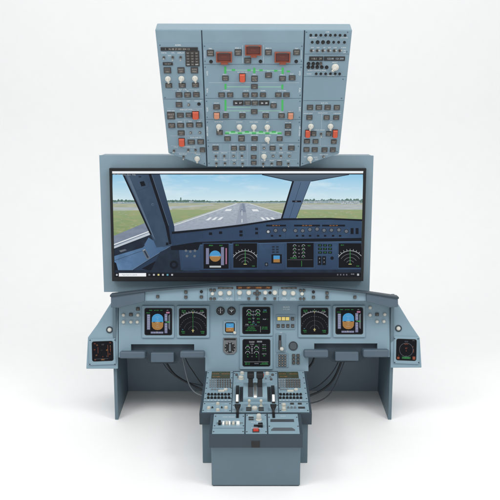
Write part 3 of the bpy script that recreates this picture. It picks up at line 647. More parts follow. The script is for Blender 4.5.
    pl([(226.4, 209), (232, 209), (230.6, 211), (224.6, 211)], 'pic_paint', 2.2); pl([(251.6, 209.2), (257.2, 209.2), (259.4, 211.2), (253, 211.2)], 'pic_paint', 2.2)
    for y, l in ((204, .4), (205.6, .7), (207.4, 1.1), (210.4, 5), (219, 3.4)): ln(242, y, 242, y + l, .3 + (y - 204) * .03, 'pic_paint', 2.2)
    # cockpit: left side window sill and console
    pl([(113.7, 248.6), (150.4, 234.6), (160, 236.5), (174, 243), (175, 277), (114.8, 277)], 'pic_dark', 3)
    pl([(114.4, 254.6), (144, 245.2), (148.6, 237.4), (158, 243.4), (173.2, 243.8), (130.4, 271.4), (118.6, 271.4), (116.2, 262.8), (114.6, 262)], 'pic_console', 3.3)
    pl([(114.2, 252.2), (142, 243.6), (145, 245), (143, 247.4), (114.3, 256)], 'pic_dark', 3.6); pl([(119, 250.6), (125, 249), (127, 250), (121, 252.2)], 'px_grey', 3.8)
    ln(114.6, 260.4, 146, 249.4, .35, 'pic_seam', 3.6); ln(129, 271.4, 173, 244.4, .5, 'pic_shine', 3.6)
    pl([(130.6, 272), (173.4, 245), (174.4, 272.6), (131, 272.6)], 'pic_post_far', 3.4); pl([(141.6, 268.6), (169, 253.6), (168.2, 259.4), (152, 271)], 'pic_edge', 3.7)
    pl([(142.2, 250.2), (145.2, 249.0), (150.2, 257.8), (147, 259.4)], 'px_grey', 3.8); pl([(143.8, 251.2), (145.2, 250.6), (148.9, 257.4), (147.4, 258)], 'pic_seam', 4.0); ln(143, 250.2, 145.4, 249.4, .5, 'px_white', 4.1)
    pl([(114.6, 262), (116.4, 263.4), (118.8, 272.8), (114.9, 272.8)], 'pic_edge', 3.8)
    # pillars
    pl([(122.6, 174.2), (159.8, 174.2), (174.4, 228), (172, 246), (160, 247), (156.6, 247.4), (150.6, 234)], 'pic_post', 4)
    pl([(122.4, 174.2), (124.2, 174.2), (152, 234.6), (150.2, 234.6)], 'pic_edge', 4.2); pl([(125.6, 174.2), (128.6, 174.2), (155.4, 240), (152.6, 236)], 'pic_post_lit', 4.2)
    pl([(129.4, 175.6), (147.4, 174.6), (150, 186.4), (136.6, 191.6)], 'pic_post_far', 4.25); pl([(129.9, 175.9), (147, 175), (149.5, 186), (136.8, 191)], 'pic_post', 4.3)
    pl([(139.8, 181.8), (144, 181), (145.8, 185.6), (141.4, 186.4)], 'pic_edge', 4.5); bx(138.8, 176, 141.4, 177.4, 'pic_dark', 4.5)
    pl([(148.6, 174.2), (151.4, 174.2), (168.6, 226), (171.4, 244), (169.2, 244.4), (165.4, 226)], 'pic_edge', 4.4)
    pl([(151.4, 174.2), (159.9, 174.2), (174.4, 226.4), (174.8, 236), (171.4, 244), (168.6, 226)], 'pic_post_far', 4.35); ln(151.8, 174.4, 168.8, 225.6, .4, 'pic_post_lit', 4.5)
    dc(152.8, 204.4, 1.3, 'pic_post_lit', 4.6); dc(153, 204.5, .8, 'pic_post_far', 4.7); bx(166, 242.4, 168.6, 245.2, 'pic_edge', 4.6)
    pl([(262, 174.2), (349.6, 174.2), (311, 181.4), (292.4, 181.4)], 'pic_frame', 4); ln(262, 174.6, 292.6, 181.2, .8, 'pic_dark', 4.2); ln(311, 181.2, 349, 174.6, .7, 'pic_dark', 4.2)
    pl([(292.2, 181.0), (310.8, 181.0), (295.4, 220.4), (280.2, 220.4)], 'pic_post_right', 4.1)
    pl([(292.2, 181.0), (294.0, 181.0), (282.0, 220.4), (280.2, 220.4)], 'pic_edge', 4.3); ln(310.4, 181.4, 295.2, 220.2, .5, 'pic_seam', 4.3); ln(301, 182, 288.6, 220, .35, 'pic_seam', 4.3)
    bx(292.2, 200.4, 301.2, 202.2, 'pic_edge', 4.5); bx(295, 200.9, 297, 201.7, 'px_grey', 4.7)
    # glareshield and dash
    pl([(172, 232.8), (206, 229.4), (240, 225.4), (262, 222.4), (282, 219.4), (330, 218.8), (361.9, 220.2), (361.4, 243), (172, 247)], 'pic_dash', 5)
    pl([(172, 231.6), (206, 228.4), (240, 224.4), (262, 221.2), (282, 218.2), (330, 217.8), (362.0, 219.2), (361.9, 221.0), (330, 219.6), (282, 220.2), (262, 223.0), (240, 226.4), (206, 230.4), (172, 234)], 'pic_edge', 5.3)
    for a_, b_ in (((174, 234.8), (206, 231.2)), ((206, 231.2), (240, 227.2)), ((240, 227.2), (262, 223.8)), ((262, 223.8), (282, 221.0))): ln(*a_, *b_, .3, 'pic_post_far', 5.35)
    pl([(171, 246), (196, 242), (240, 240.2), (300, 238.6), (361.5, 237.8), (361.4, 241.0), (300, 241.8), (240, 243.2), (200, 244.4), (198, 250), (171, 250)], 'pic_edge', 5.5)
    ln(200, 244.9, 300, 242.2, .3, 'pic_shine', 5.6); ln(300, 242.2, 361.3, 241.4, .3, 'pic_shine', 5.6)
    pl([(172, 247), (200, 243.6), (240, 242.4), (300, 241), (361.4, 240), (360.9, 272.8), (172, 272.8)], 'pic_dash_low', 5.2)
    pl([(160, 252), (172, 246), (179, 247), (181, 272.8), (150, 272.8)], 'pic_dark', 5.25); ar(174, 264.6, 3.2, 2.2, 'pic_edge', 5.6)
    for x in (203, 229, 232.6, 258, 285.6, 314.8, 337.6): ln(x, 229 if x > 240 else 233, x, 238, .25, 'pic_seam', 5.4)
    for x in (181, 201, 230.6, 258.8, 285, 315, 337.4): ln(x, 244, x, 271, .3, 'pic_seam', 5.4)
    for x, y in ((210.6, 233.6), (220.6, 232.6), (241, 231.6), (241, 235)): bx(x - 1.6, y - 1.3, x + 1.6, y + 1.3, 'pic_edge', 5.7)
    for x, y in ((256.6, 228.8), (256.6, 233)): bx(x - 1.4, y - 1.2, x + 1.4, y + 1.2, 'pic_edge', 5.7)
    for x, y in ((268.2, 231.6), (275.6, 230.4), (284.4, 230.0), (295.4, 230.6), (302.6, 230.6), (309.8, 229.4), (317, 229), (324, 230.2), (331.4, 230), (338.8, 229.8), (346.2, 231.2)):
        dc(x, y, 2.2, 'pic_edge', 5.7); dc(x, y, 1.7, 'px_grey', 5.9)
    dc(268.2, 231.6, 1.2, 'px_white', 6.0)
    for x in (272, 280, 297, 303, 310, 318, 325, 333, 340): bx(x - 1.2, 234.8, x + 1.2, 236.6, 'pic_edge', 5.7)
    for x0, x1 in ((266, 286), (294, 320), (322, 345)): bx(x0, 224.6, x1, 226.4, 'pic_edge', 5.7); tx((x0 + x1) / 2, 225.5, '250  000  10000'[:int((x1 - x0) * .6)], 1.2, 'px_amber', 6)
    for x in (352, 357): bx(x - 1.5, 228, x + 1.5, 234, 'pic_edge', 5.7)
    for x0, y0, x1, y1 in ((202.4, 242.8, 229.8, 269.6), (232.2, 242.4, 258.2, 268.8), (285.6, 242.0, 314.8, 268.4), (337.4, 242.2, 361.2, 268.8)): pl([(x0, y0), (x1, y0), (x1, y1), (x0, y1)], 'pic_dash', 5.6)
    for x, y in ((186, 250.6), (190.4, 251.4), (195, 250.6), (187, 256), (194.6, 256)): dc(x, y, 1.3, 'px_grey', 5.9)
    bx(183, 268.6, 199.6, 270.6, 'pic_seam', 5.9); bx(183.4, 268.9, 199.2, 270.3, 'pic_dash_low', 6)
    # picture displays
    bx(203.6, 243.6, 228.6, 268.6, 'px_black', 6)
    bx(206, 248, 209, 264, 'px_lilac', 6.2); bx(221, 247, 224, 265, 'px_lilac', 6.2); bx(225.6, 248, 226.8, 264, 'px_magenta', 6.2); bx(209.6, 265.6, 221, 267.4, 'px_white', 6.2)
    c = (215.2, 256.0); dc(c[0], c[1], 5.8, 'px_earth', 6.3); dc(c[0], c[1], 5.8, 'px_sky', 6.4, a0=0, a1=180); ln(c[0] - 4, c[1], c[0] + 4, c[1], .5, 'px_white', 6.6)
    tx(211, 245.4, 'SPEED', 1.3, 'px_green', 6.3); tx(221, 245.4, 'NAV', 1.3, 'px_green', 6.3)
    for x0, x1, cx in ((233.4, 257, 245.2), (338.6, 361.2, 350)):
        bx(x0, 243.2, x1, 267.6, 'px_black', 6); yb = 264.4
        for r_, m in ((15.5, 'px_white'), (12, 'px_grey'), (8, 'px_grey'), (4.5, 'px_grey')): ar(cx, yb, r_ * .92, .45, m, 6.3, 32, 148)
        for k in range(9): a = R(40 + k * 12.5); ln(cx + math.cos(a) * 14, yb - math.sin(a) * 14, cx + math.cos(a) * 15.6, yb - math.sin(a) * 15.6, .4, 'px_white', 6.4)
        ln(cx, yb, cx, yb - 15, .4, 'px_green', 6.4); ln(cx - 1.6, yb - .4, cx + 1.6, yb - .4, .6, 'px_yellow', 6.5); tx(x0 + 3.6, 245, 'GS 0', 1.3, 'px_green', 6.3); tx(x1 - 3.6, 266, 'VOR', 1.2, 'px_green', 6.3)
    bx(271.4, 254.2, 281.8, 263.4, 'px_black', 6); bx(273.4, 255.4, 279.8, 259, 'px_sky', 6.2); bx(273.4, 259, 279.8, 262.2, 'px_earth', 6.2)
    for k in range(6): bx(272 + (k % 2) * 4, 246 + (k // 2) * 2.6, 274.6 + (k % 2) * 4, 247.6 + (k // 2) * 2.6, 'pic_dark', 5.9)
    bx(264.8, 262.5, 268, 266, 'pic_edge', 5.9); bx(265.6, 263.3, 267.2, 265.2, 'px_grey', 6.1)
    bx(286.8, 242.8, 313.6, 267.2, 'px_black', 6)
    for k in range(4):
        for x in (294.6, 303.4):
            ar(x, 246 + k * 3.6, 1.5, .35, 'px_white', 6.2, 0, 200); tx(x, 246.6 + k * 3.6, '%d' % (21 + k * 7), 1.2, 'px_green', 6.3)
        tx(299, 246 + k * 3.6, ['N1', 'EGT', 'N2', 'FF'][k], 1.0, 'px_white', 6.3)
    tx(309, 245.6, 'FLX', 1.3, 'px_green', 6.3); ln(287.6, 259.6, 312.6, 259.6, .3, 'px_grey', 6.3); ln(301.6, 260.6, 301.6, 266.4, .3, 'px_green', 6.3); tx(293.5, 258, 'FOB 6400', 1.3, 'px_green', 6.3)
    for k in range(3):
        for y in (244, 247.6, 251.2): bx(318 + k * 5, y, 322 + k * 5, y + 2.4, 'pic_edge', 5.9); tx(320 + k * 5, y + 1.2, 'UP', 1.2, 'px_green', 6.1)
    for x in (319.5, 324): bx(x - 1.9, 256, x + 1.9, 265, 'pic_edge', 5.9); tx(x, 258.4, '0', 1.6, 'px_white', 6.1); tx(x, 262, '0', 1.6, 'px_white', 6.1)
    dc(332, 258, 1.8, 'pic_edge', 5.9)
    pl([(115, 270), (361, 269.4), (360.9, 272.8), (115, 272.8)], 'pic_dark', 5.8)
    # program bars
    pl([(112.3, 171.2), (363.2, 171.0), (363.0, 173.3), (112.4, 173.5)], 'pic_bar', 7); bx(112.6, 173.4, 362.9, 174.4, 'pic_edge', 6.9)
    for k, x in enumerate((114, 118, 123, 128, 133)): tx(x + 1, 174.7, ['File', 'Edit', 'View', 'Cam', 'Help'][k], 1.5, 'px_white', 7.2)
    bx(115, 272.6, 360.8, 276.8, 'px_screen', 7); bx(119, 272.9, 146.2, 276.3, 'pic_bar', 7.3); tx(129.6, 274.7, 'Type here to search', 1.5, 'px_grey', 7.6)
    bx(116.1, 273.8, 117.8, 275.6, 'px_white', 7.3)
    for x, m in ((149.4, 'px_grey'), (154, 'px_white'), (158.6, 'px_yellow'), (163, 'px_white'), (167.6, 'px_cyan'), (172.2, 'px_white')): bx(x - .9, 273.8, x + .9, 275.5, m, 7.3)
    for x in (337.6, 340.6, 343.6, 346.6): bx(x - .6, 273.8, x + .6, 275.3, 'px_grey', 7.3)
    tx(352.4, 274.0, '10:42', 1.3, 'px_white', 7.3); bx(357, 273.5, 359, 275.5, 'px_white', 7.3)
    put('screen', s, t, B, o[0], o[1], 0)
monitor()

# ================================================================== display pictures for the instrument panel
class Pic:
    """draws on a screen rectangle of a board in fractions (x right, y down) of that rectangle"""
    def __init__(s, B, x0, y0, x1, y1, h):
        s.B = B; s.mb = MB(); a, b = B.uv(x0, y1), B.uv(x1, y0); s.u, s.v = (a[0] + b[0]) / 2, (a[1] + b[1]) / 2; s.w, s.g = b[0] - a[0], b[1] - a[1]; s.h = h
    def p(s, x, y): return ((x - .5) * s.w, (.5 - y) * s.g)
    def k(s, n): return s.h + n * 0.0004
    def bx(s, x0, y0, x1, y1, m, n=1): s.mb.flat([s.p(x0, y0), s.p(x1, y0), s.p(x1, y1), s.p(x0, y1)], s.k(n), m)
    def pl(s, pts, m, n=1): s.mb.flat([s.p(*q) for q in pts], s.k(n), m)
    def ln(s, x0, y0, x1, y1, w, m, n=2): s.mb.line(s.p(x0, y0), s.p(x1, y1), w * s.w, s.k(n), m)
    def ar(s, x, y, r, w, m, n=2, a0=0, a1=360, seg=28): c = s.p(x, y); s.mb.arc(c[0], c[1], r * s.w, w * s.w, s.k(n), m, a0, a1, seg)
    def dc(s, x, y, r, m, n=2): c = s.p(x, y); s.mb.disc(c[0], c[1], r * s.w, s.k(n), m)
    def tx(s, x, y, t, size, m, n=3): c = s.p(x, y); s.mb.text(c[0], c[1], size * s.w, s.k(n), m, t)
def pfd(P):
    P.pl([(.25, .34), (.30, .26), (.38, .21), (.465, .195), (.55, .21), (.63, .26), (.68, .34), (.69, .52), (.24, .52)], 'px_sky', 1)
    P.pl([(.24, .52), (.69, .52), (.68, .70), (.63, .78), (.55, .825), (.465, .835), (.38, .825), (.30, .78), (.25, .70)], 'px_earth', 1)
    P.ln(.24, .52, .69, .52, .008, 'px_white')
    for k, w in ((-.2, .16), (-.13, .07), (-.065, .1), (.065, .1), (.13, .07), (.2, .16)): P.ln(.465 - w / 2, .52 + k, .465 + w / 2, .52 + k, .007, 'px_white')
    P.ln(.28, .525, .38, .525, .02, 'px_black', 3); P.ln(.55, .525, .65, .525, .02, 'px_black', 3); P.dc(.465, .525, .013, 'px_yellow', 3)
    P.bx(.055, .22, .175, .82, 'px_lilac'); P.bx(.74, .20, .85, .96, 'px_lilac')
    for k in range(7): P.tx(.105, .26 + k * .085, str(180 - 20 * k), .05, 'px_white'); P.ln(.15, .26 + k * .085, .175, .26 + k * .085, .007, 'px_white')
    for k in range(6): P.tx(.80, .30 + k * .1, str(25 - 5 * k).zfill(2) + '0', .05, 'px_white')
    P.bx(.74, .48, .88, .565, 'px_black', 3); P.tx(.81, .522, '100', .07, 'px_green', 4); P.bx(.85, .50, .93, .54, 'px_green', 4)
    P.pl([(.89, .28), (.93, .22), (.955, .22), (.955, .82), (.93, .82), (.89, .76)], 'px_grey'); P.ln(.90, .52, .96, .52, .014, 'px_green', 3)
    P.bx(.2, .90, .69, .975, 'px_lilac'); P.ln(.445, .89, .445, .95, .012, 'px_yellow', 3)
    for k in range(5): P.tx(.25 + k * .1, .945, str(7 + k), .05, 'px_white')
    for x, t, m in ((.2, 'SPEED', 'px_green'), (.42, 'ALT CRZ', 'px_green'), (.62, 'NAV', 'px_green'), (.86, 'AP1', 'px_white')): P.tx(x, .06, t, .045, m)
    P.tx(.1, .16, 'MACH', .05, 'px_green'); P.bx(.80, .12, .94, .18, 'px_magenta', .8)
def nd(P, flip=0):
    cx, cy = .5, .84
    P.ar(cx, cy, .70, .010, 'px_white', 2, 38, 142, 40)
    for k in range(27):
        a = R(38 + k * 4); l = .04 if k % 2 else .065; P.ln(cx + math.cos(a) * .70, cy - math.sin(a) * .70, cx + math.cos(a) * (.70 + l), cy - math.sin(a) * (.70 + l), .012 if k % 2 == 0 else .008, 'px_white')
    for k, t in ((0, '15'), (6, '12'), (13, '9'), (20, '6'), (26, '3')): a = R(38 + k * 4); P.tx(cx + math.cos(a) * .80, cy - math.sin(a) * .80, t, .05, 'px_white')
    for r_ in (.52, .35, .175):
        for k in range(16): P.ar(cx, cy, r_, .009, 'px_grey', 2, 10 + k * 10, 15.5 + k * 10, 2)
    P.ln(cx, cy - .03, cx, cy - .74, .008, 'px_green' if not flip else 'px_grey'); P.ln(cx, .10, cx, .18, .014, 'px_yellow', 3)
    P.ln(cx - .05, cy - .01, cx + .05, cy - .01, .02, 'px_yellow', 3); P.ln(cx, cy - .06, cx, cy + .06, .018, 'px_yellow', 3); P.ln(cx - .03, cy + .045, cx + .03, cy + .045, .014, 'px_yellow', 3)
    P.tx(.14, .07, 'GS 142', .055, 'px_green'); P.tx(.14, .13, '210/12', .05, 'px_green'); P.tx(.85, .07, 'D12L', .055, 'px_green'); P.tx(.86, .13, '8.4 NM', .05, 'px_white'); P.tx(.5, .07, 'HDG 087', .05, 'px_dgreen')
    P.tx(.12, .88, 'VOR1', .06, 'px_green'); P.tx(.13, .94, '113.1', .055, 'px_green'); P.tx(.87, .88, 'VOR2', .06, 'px_green'); P.tx(.87, .94, '116.8', .055, 'px_green'); P.tx(.10, .80, '40', .05, 'px_cyan')
def ewd(P):
    for k, (n, v) in enumerate((('N1', '21.4'), ('EGT', '412'), ('N2', '60.2'), ('FF', '320'))):
        y = .13 + k * .135
        for x in (.22, .56):
            if k < 2: P.ar(x, y + .03, .085, .012, 'px_white', 2, 0, 190); P.ln(x, y + .03, x - .07, y - .01, .01, 'px_green', 3)
            P.tx(x + .02, y + .04, v, .07, 'px_green')
        P.tx(.39, y + .02, n, .062, 'px_white'); P.tx(.39, y + .075, ['%', 'C', '%', 'KG/H'][k], .042, 'px_cyan')
    P.tx(.83, .10, 'CLB', .07, 'px_cyan'); P.tx(.83, .17, '84.6 %', .06, 'px_green')
    for k, (t, m) in enumerate((('S', 'px_cyan'), ('FLAP', 'px_white'), ('F', 'px_grey'), ('1', 'px_green'))): P.tx(.76 + .06 * k, .46, t, .055, m)
    P.tx(.14, .67, 'FOB', .06, 'px_white'); P.tx(.33, .67, '6400', .06, 'px_green'); P.tx(.48, .67, 'KG', .05, 'px_cyan')
    P.ln(.05, .72, .62, .72, .008, 'px_grey'); P.ln(.66, .74, .66, .97, .008, 'px_white')
    for k, t in enumerate(('SEAT BELTS', 'NO SMOKING', 'GND SPLRS ARMED')): P.tx(.3, .775 + k * .065, t, .05, 'px_green')
    for k, t in enumerate(('PARK BRK', 'APU AVAIL')): P.tx(.82, .775 + k * .065, t, .05, 'px_green')
def sysd(P):
    P.tx(.32, .07, 'ENGINE', .06, 'px_white'); P.ln(.22, .105, .42, .105, .006, 'px_white'); P.bx(.52, .03, .72, .10, 'px_grey'); P.tx(.62, .065, 'TAT +14', .05, 'px_white')
    for x in (.16, .50):
        P.ar(x, .34, .085, .013, 'px_white', 2, 0, 180); P.tx(x, .37, '12.8', .06, 'px_green'); P.ar(x, .53, .085, .013, 'px_white', 2, 0, 180); P.tx(x, .56, '42', .06, 'px_green'); P.tx(x, .66, '78', .055, 'px_green'); P.tx(x, .21, '640', .06, 'px_green')
    for y, t in ((.17, 'F.USED'), (.25, 'KG'), (.33, 'OIL'), (.38, 'QT'), (.52, 'PSI'), (.65, 'C')): P.tx(.33, y, t, .052, 'px_white')
    P.ln(.33, .40, .33, .46, .02, 'px_white'); P.ln(.60, .14, .60, .84, .007, 'px_grey')
    for k, t in enumerate(('VIB N1', '0.8  0.9', 'VIB N2', '1.1  1.2')): P.tx(.8, .19 + k * .075, t, .05, 'px_white' if k % 2 == 0 else 'px_green')
    P.tx(.8, .55, 'CAB V/S', .05, 'px_white'); P.tx(.8, .62, '250', .055, 'px_green')
    P.ln(.03, .86, .97, .86, .007, 'px_white'); P.tx(.15, .91, 'TAT +14', .05, 'px_green'); P.tx(.15, .96, 'SAT +13', .05, 'px_green'); P.tx(.5, .93, '10 H 42', .05, 'px_white'); P.tx(.82, .91, 'GW 58400', .05, 'px_green'); P.bx(.64, .935, .96, .97, 'px_dgreen')

# ================================================================== instrument console
def console():
    t = thing('instrument_console', 'grey blue instrument console with six square displays, side wings and knee space below', 'console', (0.03, 0.1, 0))
    B = MP
    # --- knee space
    xl = at_Y(113.0, 370, 0.0).x; xr = at_Y(393.6, 370, 0.0).x; th = 0.02; yb = 0.43
    ztop = at_Y(200, 345, 0.05).z + 0.06
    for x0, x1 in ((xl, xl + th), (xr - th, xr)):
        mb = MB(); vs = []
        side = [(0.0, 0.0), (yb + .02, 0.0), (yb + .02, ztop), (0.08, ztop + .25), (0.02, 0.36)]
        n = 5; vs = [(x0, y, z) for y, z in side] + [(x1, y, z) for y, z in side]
        mb.add(vs, [tuple(reversed(range(n))), tuple(range(n, 2 * n))] + [(i, (i + 1) % n, n + (i + 1) % n, n + i) for i in range(n)], 'body_blue_shaded'); put('side_wall', mb, t, WORLD, bevel=0.002)
    mb = MB(); wbox(mb, xl + th, yb, 0.0, xr - th, yb + .018, ztop, 'wall_slate'); put('back_wall', mb, t, WORLD)
    zt = GL.world(0, GL.uv(256, 288)[1]).z
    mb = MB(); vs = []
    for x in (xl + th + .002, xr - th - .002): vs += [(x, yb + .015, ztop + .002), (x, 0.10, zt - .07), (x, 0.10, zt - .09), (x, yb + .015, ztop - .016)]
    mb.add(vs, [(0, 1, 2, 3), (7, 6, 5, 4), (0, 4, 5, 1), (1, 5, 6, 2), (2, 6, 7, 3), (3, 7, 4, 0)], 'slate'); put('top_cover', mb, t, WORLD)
    # --- main panel slab with the two table recesses
    notchL, notchR = (130.9, 194.2, 344.2), (314.2, 377.4, 343.4)
    pts = [(118.6, 300), (118.6, 357.5), (notchL[0], 357.5), (notchL[0], notchL[2]), (notchL[1], notchL[2]), (notchL[1], 357.5), (205.3, 357.5), (205.3, 371.2), (308.4, 371.2), (308.4, 357),
           (notchR[0], 357), (notchR[0], notchR[2]), (notchR[1], notchR[2]), (notchR[1], 357), (389.8, 357), (389.8, 300)]
    main = MB(); main.prism(B.pts(pts), -0.025, 0.0, 'console_blue')
    # --- pull-out tables
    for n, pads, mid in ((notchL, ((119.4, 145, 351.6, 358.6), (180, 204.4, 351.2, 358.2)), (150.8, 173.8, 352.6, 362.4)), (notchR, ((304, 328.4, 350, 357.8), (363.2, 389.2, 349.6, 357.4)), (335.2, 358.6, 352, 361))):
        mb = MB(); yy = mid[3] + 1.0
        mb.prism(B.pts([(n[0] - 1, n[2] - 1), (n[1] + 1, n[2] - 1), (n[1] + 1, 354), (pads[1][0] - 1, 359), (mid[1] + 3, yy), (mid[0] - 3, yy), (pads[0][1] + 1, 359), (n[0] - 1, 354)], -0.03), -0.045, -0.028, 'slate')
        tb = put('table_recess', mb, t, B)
        for x0, x1, y0, y1 in pads:
            mb = MB(); a, b = B.uv(x0, y1, .05), B.uv(x1, y0, .05); u, v = (a[0] + b[0]) / 2, (a[1] + b[1]) / 2
            mb.box(a[0] - u, a[1] - v, b[0] - u, b[1] - v, -0.08, 0.0, 'slate_light'); put('arm_rest', mb, t, B, u, v, 0.05, bevel=0.009)
        mb = MB(); a, b = B.uv(mid[0], mid[3], .03), B.uv(mid[1], mid[2], .03); u, v = (a[0] + b[0]) / 2, (a[1] + b[1]) / 2
        mb.box(a[0] - u, a[1] - v, b[0] - u, b[1] - v, -0.06, 0.0, 'slate_light'); put('table_handle', mb, t, B, u, v, 0.03, bevel=0.005)
    # --- display units
    def unit(name, BB, bz, sc, fn, lift=0.010):
        a, b = BB.uv(bz[0], bz[3]), BB.uv(bz[2], bz[1]); c, d = BB.uv(sc[0], sc[3]), BB.uv(sc[2], sc[1]); u, v = (a[0] + b[0]) / 2, (a[1] + b[1]) / 2
        mb = MB(); n = 4; r = 0.012
        mb.ring(rrect(a[0] - u, a[1] - v, b[0] - u, b[1] - v, 0.006, n), rrect(c[0] - u, c[1] - v, d[0] - u, d[1] - v, r, n), 0.0, lift, 'console_blue', 0.003)
        o = put(name, mb, t, BB, u, v, 0.0003)
        P = Pic(BB, *sc, lift - 0.006); P.mb.flat(rrect(-P.w / 2 - .001, -P.g / 2 - .001, P.w / 2 + .001, P.g / 2 + .001, r, n), P.h, 'px_black')
        P.mb.ring(rrect(-P.w / 2, -P.g / 2, P.w / 2, P.g / 2, r * .98, n), rrect(-P.w / 2 * .94, -P.g / 2 * .94, P.w / 2 * .94, P.g / 2 * .94, r * .8, n), P.h, lift - .001, 'bezel_black', 0)
        fn(P); put('screen', P.mb, t, BB, P.u, P.v, 0.0003, parent=o); return o
    def shrink(fn):
        def f(P): P.w *= .92; P.g *= .92; fn(P); P.w /= .92; P.g /= .92
        return f
    unit('display_unit', B, (142, 305.4, 174.4, 338), (144.6, 307.7, 172.4, 335.2), shrink(pfd))
    unit('display_unit', B, (176.8, 305.4, 209.6, 338), (179, 307.8, 207, 335.8), shrink(nd))
    unit('display_unit', B, (298, 305.4, 330.8, 337.6), (300.6, 307.5, 328.4, 334.6), shrink(lambda P: nd(P, 1)))
    unit('display_unit', B, (332.8, 305.2, 365.2, 337.4), (335.2, 307, 363, 334.3), shrink(pfd))
    unit('display_unit', B, (239.6, 304.6, 272.8, 336), (242.2, 306.5, 270.4, 334), shrink(ewd))
    unit('display_unit', B, (239.6, 336.7, 272.8, 369.4), (242.4, 338.8, 270.4, 366.4), shrink(sysd))
    # --- printed lettering on the main panel
    le_ = main
    T(le_, B, 286.4, 307.2, 'BRAKES', 1.6, h=0.0006); T(le_, B, 286.4, 309.4, 'AUTO BRK', 1.2, h=0.0006); T(le_, B, 286, 321.6, 'LO   MED   MAX', 1.0, h=0.0006)
    T(le_, B, 281, 332.6, 'L/G', 1.2, h=0.0006); T(le_, B, 284, 336, 'UP', 1.0, h=0.0006); T(le_, B, 284.4, 351, 'DOWN', 1.0, h=0.0006)
    T(le_, B, 131, 311, 'SPEAKER', 1.0, 'letter_dim', h=0.0006); T(le_, B, 378, 310.4, 'SPEAKER', 1.0, 'letter_dim', h=0.0006); T(le_, B, 131, 318.6, 'PFD  PFD/ND  ND', 1.0, 'letter_dim', h=0.0006); T(le_, B, 378, 318, 'ND  XFR  PFD', 1.0, 'letter_dim', h=0.0006)
    T(le_, B, 226, 304.6, 'CHRONO', 1.0, 'letter_dim', h=0.0006); T(le_, B, 230, 336.4, 'ANTI SKID', 1.1, 'letter_dim', h=0.0006)
    for x, y in ((123.6, 325.4), (137.3, 325.4), (370, 318.4)): T(le_, B, x, y, 'OFF  BRT', .9, 'letter_dim', h=0.0006)
    put('main_panel', main, t, B, bevel=0.0015)
    # --- corner knobs left and right
    pl_ = MB(); 
    for x, y in ((123.6, 315), (138, 315), (123.6, 322), (131, 322), (137.4, 322), (370, 307.6), (370, 315), (384.6, 314.4), (377, 321.6), (383.8, 321.4)): knob(t, B, x, y, 1.45, plain=True, name='dimmer_knob')
    for x, y in ((138, 309), (131, 314.6), (377, 314.4)): button(t, B, x - 1.8, y - 1.6, x + 1.8, y + 1.6, 'on')
    # --- gauges
    def gauge(x, y, r, hands, name='gauge', txt=()):
        u, v = B.uv(x, y); rr = r * PX; mb = MB()
        mb.lathe(0, 0, [(rr, 0), (rr, 0.006), (rr * .94, 0.009), (rr * .84, 0.009), (rr * .82, 0.004)], 'black_plastic', 32)
        for k in range(12): a = R(k * 30); mb.line((math.cos(a) * rr * .66, math.sin(a) * rr * .66), (math.cos(a) * rr * .78, math.sin(a) * rr * .78), rr * .05, 0.0046, 'letter_white')
        o = put(name, mb, t, B, u, v, 0.0003); mh = MB()
        for a, l, w, m in hands: mh.prism([(-rr * w, -rr * .15), (rr * w, -rr * .15), (rr * w * .4, rr * l), (-rr * w * .4, rr * l)] if a == 0 else
                                      [(math.cos(R(a)) * x_ - math.sin(R(a)) * y_, math.sin(R(a)) * x_ + math.cos(R(a)) * y_) for x_, y_ in ((-rr * w, -rr * .15), (rr * w, -rr * .15), (rr * w * .4, rr * l), (-rr * w * .4, rr * l))], 0.005, 0.006, m)
        for x_, y_, s_, m in txt: mh.text(x_ * rr, y_ * rr, rr * .36, 0.0049, m, s_)
        put('needle', mh, t, B, u, v, 0.0003, parent=o)
    gauge(220.5, 310.9, 4.3, [(0, .7, .1, 'letter_white'), (180, .55, .12, 'letter_white')], txt=[(-.4, .1, 'L', 'letter_white'), (.4, .1, 'R', 'letter_white')])
    gauge(231.5, 310.9, 4.3, [(60, .6, .1, 'letter_white'), (-60, .6, .1, 'letter_white'), (180, .3, .2, 'letter_white')], txt=[(0, .35, '12', 'letter_white')])
    # standby horizon
    unit('standby_horizon', B, (223.2, 320.4, 236.6, 334.4), (225.0, 322.2, 234.8, 332.6), lambda P: (P.bx(.1, .1, .9, .52, 'px_sky'), P.bx(.1, .52, .9, .9, 'px_earth'), P.ln(.25, .52, .75, .52, .03, 'px_white', 3), P.ln(.4, .3, .6, .3, .025, 'px_white', 3), P.ln(.4, .7, .6, .7, .025, 'px_white', 3)), 0.008)
    knob(t, B, 234.8, 332.6, 1.5, plain=True, name='setting_knob')
    # anti-skid selector under it
    a, b = B.uv(223.2, 354.2), B.uv(236.8, 337.8); u, v = (a[0] + b[0]) / 2, (a[1] + b[1]) / 2; w, g = (b[0] - a[0]) / 2, (b[1] - a[1]) / 2; mb = MB()
    mb.prism([(-w, -g * .62), (-w * .55, -g), (w * .55, -g), (w, -g * .62), (w, g), (-w, g)], 0, 0.006, 'slot_dark', 0.001, 'nut_grey'); mb.box(-w * .85, g * .72, w * .85, g * .94, 0.006, 0.0066, 'dial_black')
    mb.lathe(0, -g * .14, [(w * .78, 0.006), (w * .78, 0.01), (w * .7, 0.012), (w * .6, 0.0122)], 'dial_black', 32)
    for k in range(9): aa = R(-60 + k * 37.5); mb.line((math.cos(aa) * w * .62, -g * .14 + math.sin(aa) * w * .62), (math.cos(aa) * w * .74, -g * .14 + math.sin(aa) * w * .74), w * .06, 0.0126, 'letter_white')
    s_o = put('selector', mb, t, B, u, v, 0.0003); mb = MB(); mb.prism([(-w * .16, -w * .6), (w * .16, -w * .6), (w * .12, w * .5), (-w * .12, w * .5)], 0.012, 0.022, 'key_grey', 0.002); put('pointer', mb, t, B, u, v - g * .14, 0.0003, parent=s_o)
